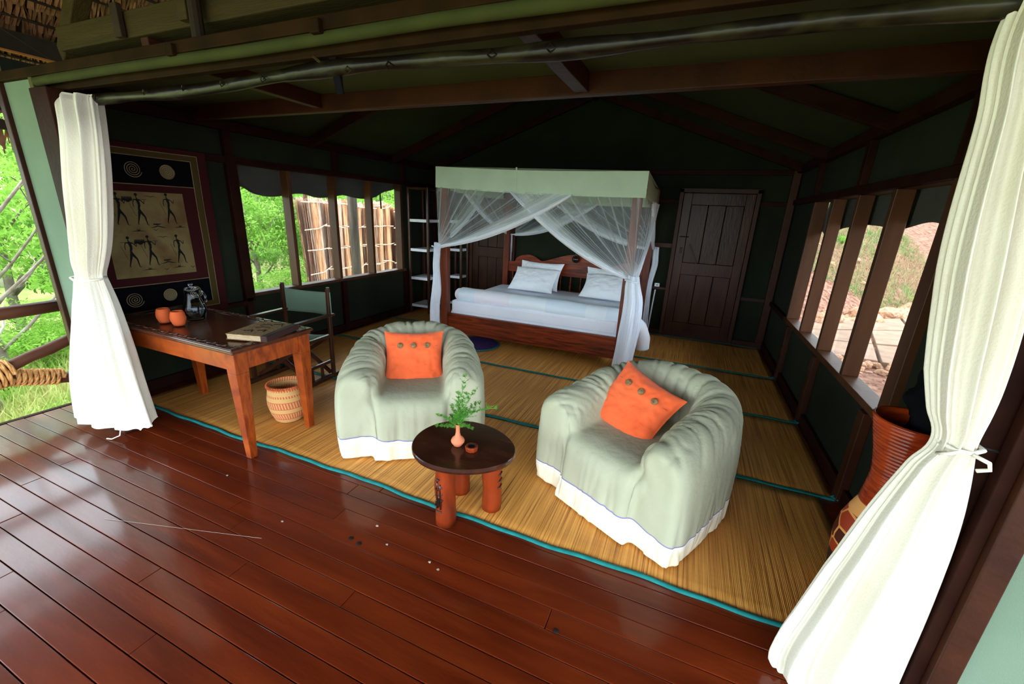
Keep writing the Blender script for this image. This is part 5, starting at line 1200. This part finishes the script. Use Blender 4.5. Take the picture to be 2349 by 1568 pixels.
def sprig(dx, dy, dz_, ln, seed):
    g = random.Random(seed); mb = MB(); P = []
    for i in range(9): t = i/8; P.append(Vector((dx*t*ln*(.4+.6*t), dy*t*ln*(.4+.6*t), dz_*ln*t*(1-.28*t*t*(abs(dx)+abs(dy)))-.02)))
    mb.tube(P, [.0018*(1-.6*i/8) for i in range(9)], 4)
    for i in range(2, 9):
        for s in range(4):
            a = g.uniform(0,6.28); l = ln*g.uniform(.10,.24)*(1.2-.1*i); d = Vector((math.cos(a)*.7,math.sin(a)*.7,g.uniform(.1,.8)))+Vector((dx,dy,.3))*.5; d.normalize(); q = [P[i], P[i]+d*l*.5, P[i]+d*l+Vector((0,0,-.004))]
            mb.tube(q, [.0010,.0009,.0006], 3)
            for m2 in range(20):
                t = m2/19; b0 = P[i]+d*l*t; a2 = g.uniform(0,6.28); e = d*.35+Vector((math.cos(a2),math.sin(a2),math.sin(a2*2)*.6))*.8; e.normalize(); r_ = e.cross(Vector((0,0,1))).normalized()*.0013 
                mb.add([b0-r_, b0+r_, b0+e*.012], [(0,1,2)])
    mb.build('sprig', M['stem'], sp_, local=True)
for k, (dx, dy, dz_, ln) in enumerate([(.05,.15,1,.29),(.30,.10,.9,.27),(.75,.1,.75,.26),(-.1,.2,1,.19),(.5,-.15,.8,.20),(-.7,-.1,.45,.16),(-.6,-.35,.15,.15),(.2,-.3,.9,.16),(-.35,.2,.8,.15),(.45,.35,.9,.19),(.2,.05,1,.21),(.7,-.3,.45,.15),(-.5,.3,.4,.13),(.35,-.1,1,.15)]): sprig(dx,dy,dz_,ln,k)
wt = thing('wooden_holder', 'small bark-edged wood block holder with black hollow beside the vase', 'holder', (-.878,1.655,zt_+.001))
MB().lathe([(0,0),(.031,0),(.033,.004),(.034,.022),(.031,.026),(.022,.026),(.019,.020),(0,.019)], n=9).build('body', M['log'], wt, local=True, bevel=.001); MB().lathe([(.0,.0205),(.0185,.0205),(.021,.0265)], n=9).build('black_hollow', M['ink'], wt, local=True)

# ================================================================ TALL POT
pp = thing('giraffe_pot', 'tall clay pot with coiled red neck and giraffe-pattern body beside the right curtain', 'pot', (.935,1.99,0))
MB().lathe([(0,.002),(.08,.002),(.095,.02),(.125,.12),(.140,.22),(.145,.30),(.136,.37),(.118,.43)], n=56).build('body', M['pot'], pp, smooth=True, local=True)
MB().lathe([(.1185,.428),(.106,.465),(.095,.49)], n=48).build('cream_shoulder', M['pot_band'], pp, smooth=True, local=True)
prof = []
for i in range(24*6+1):
    t = i/(24*6); z = .485+.385*t; base = .095 - .012*math.sin(min(1,t*2.2)*PI/2) + .062*max(0,t-.35)**1.3*1.5; prof.append((base+.0045*abs(math.sin(t*24*PI)), z))
zt2 = prof[-1][1]; rr = prof[-1][0]
prof += [(rr+.006,zt2+.008),(rr,zt2+.018),(rr-.012,zt2+.010),(rr-.025,zt2-.08),(rr-.05,zt2-.2)]
MB().lathe(prof, n=48).build('coiled_neck', M['pot_neck'], pp, smooth=True, local=True)
V = [((.1275+.10*(z-.12)*(1 if z < .2 else .75))*math.cos(a)*1.03, (.1275+.10*(z-.12)*(1 if z < .2 else .75))*math.sin(a)*1.03, z) for z in (.12,.15,.18,.21,.24) for a in np.linspace(-3.3,-2.2,12)]
npmesh('wicker_patch', V, grid_faces(12,5), M['wicker'], pp, local=True).modifiers.new('t','SOLIDIFY').thickness = .012
V = []; n = 60
for j in range(30):
    for i in range(n):
        th = PI*j/29; ph = 2*PI*i/n; d = 1+.32*mnoise.noise(Vector((math.cos(ph)*2,math.sin(ph)*2,j*.2)))+.14*mnoise.noise(Vector((math.cos(ph)*6,math.sin(ph)*6,j*.5)))
        V.append((.12*d*math.sin(th)*math.cos(ph)+.04, .12*d*math.sin(th)*math.sin(ph), .17*d*math.cos(th)))
o = npmesh('black_cloth', V, grid_faces(n, 30, True), M['black_cloth']); o.location = (.965,1.98,.95); tag(o, 'crumpled black cloth stuffed in the mouth of the tall pot', 'cloth')

# ================================================================ small litter on the floor
for k, (x, y, s) in enumerate([(-1.35,1.265,.011),(-1.29,1.255,.011),(-.26,1.24,.010)]):
    o = MB().lathe([(0,.004),(s,.004),(s*1.2,.001),(s,-.003),(0,-.003)], (x,y,.0), 12).build('floor_plug', M['floor_gap'], smooth=True); tag(o, ['dark round bolt hole in the floor left of the coffee table leg, farther one','dark round bolt hole beside another left of the coffee table leg, nearer one','single dark round bolt hole in the floor in front of the right armchair'][k], 'hole')
g = random.Random(4); names = ['pale chip of plaster on the floor nearest the desk leg','pale chip on the floor just left of the coffee table leg','tan crumb on the floor below the coffee table leg','white fleck on the floor in front of the coffee table','grey fleck on the floor in front of the coffee table, farther right','pale bit on the bare floor between desk and bolt holes']
for k, (x, y) in enumerate([(-2.38,1.33),(-1.29,1.39),(-1.16,1.31),(-.91,1.31),(-.85,1.29),(-1.75,1.2)]):
    o = MB().add([(x+.008*math.cos(a)*g.uniform(.6,1.2), y+.006*math.sin(a)*g.uniform(.6,1.2), z) for z in (.0015,.004) for a in np.linspace(0,5.3,6)], [tuple(range(6))[::-1], tuple(range(6,12))]+[(i,(i+1)%6,6+(i+1)%6,6+i) for i in range(6)]).build('chip', M['debris']); tag(o, names[k], 'chip')

o = MB().bar((-2.57,.823,.0035),(-2.30,.905,.0035),.0016,.0006).bar((-2.30,.905,.0035),(-1.74,1.074,.0035),.0014,.0006).build('floor_scratch', M['debris']); tag(o, 'long thin pale scratch across the floor boards left of the desk leg', 'scratch')
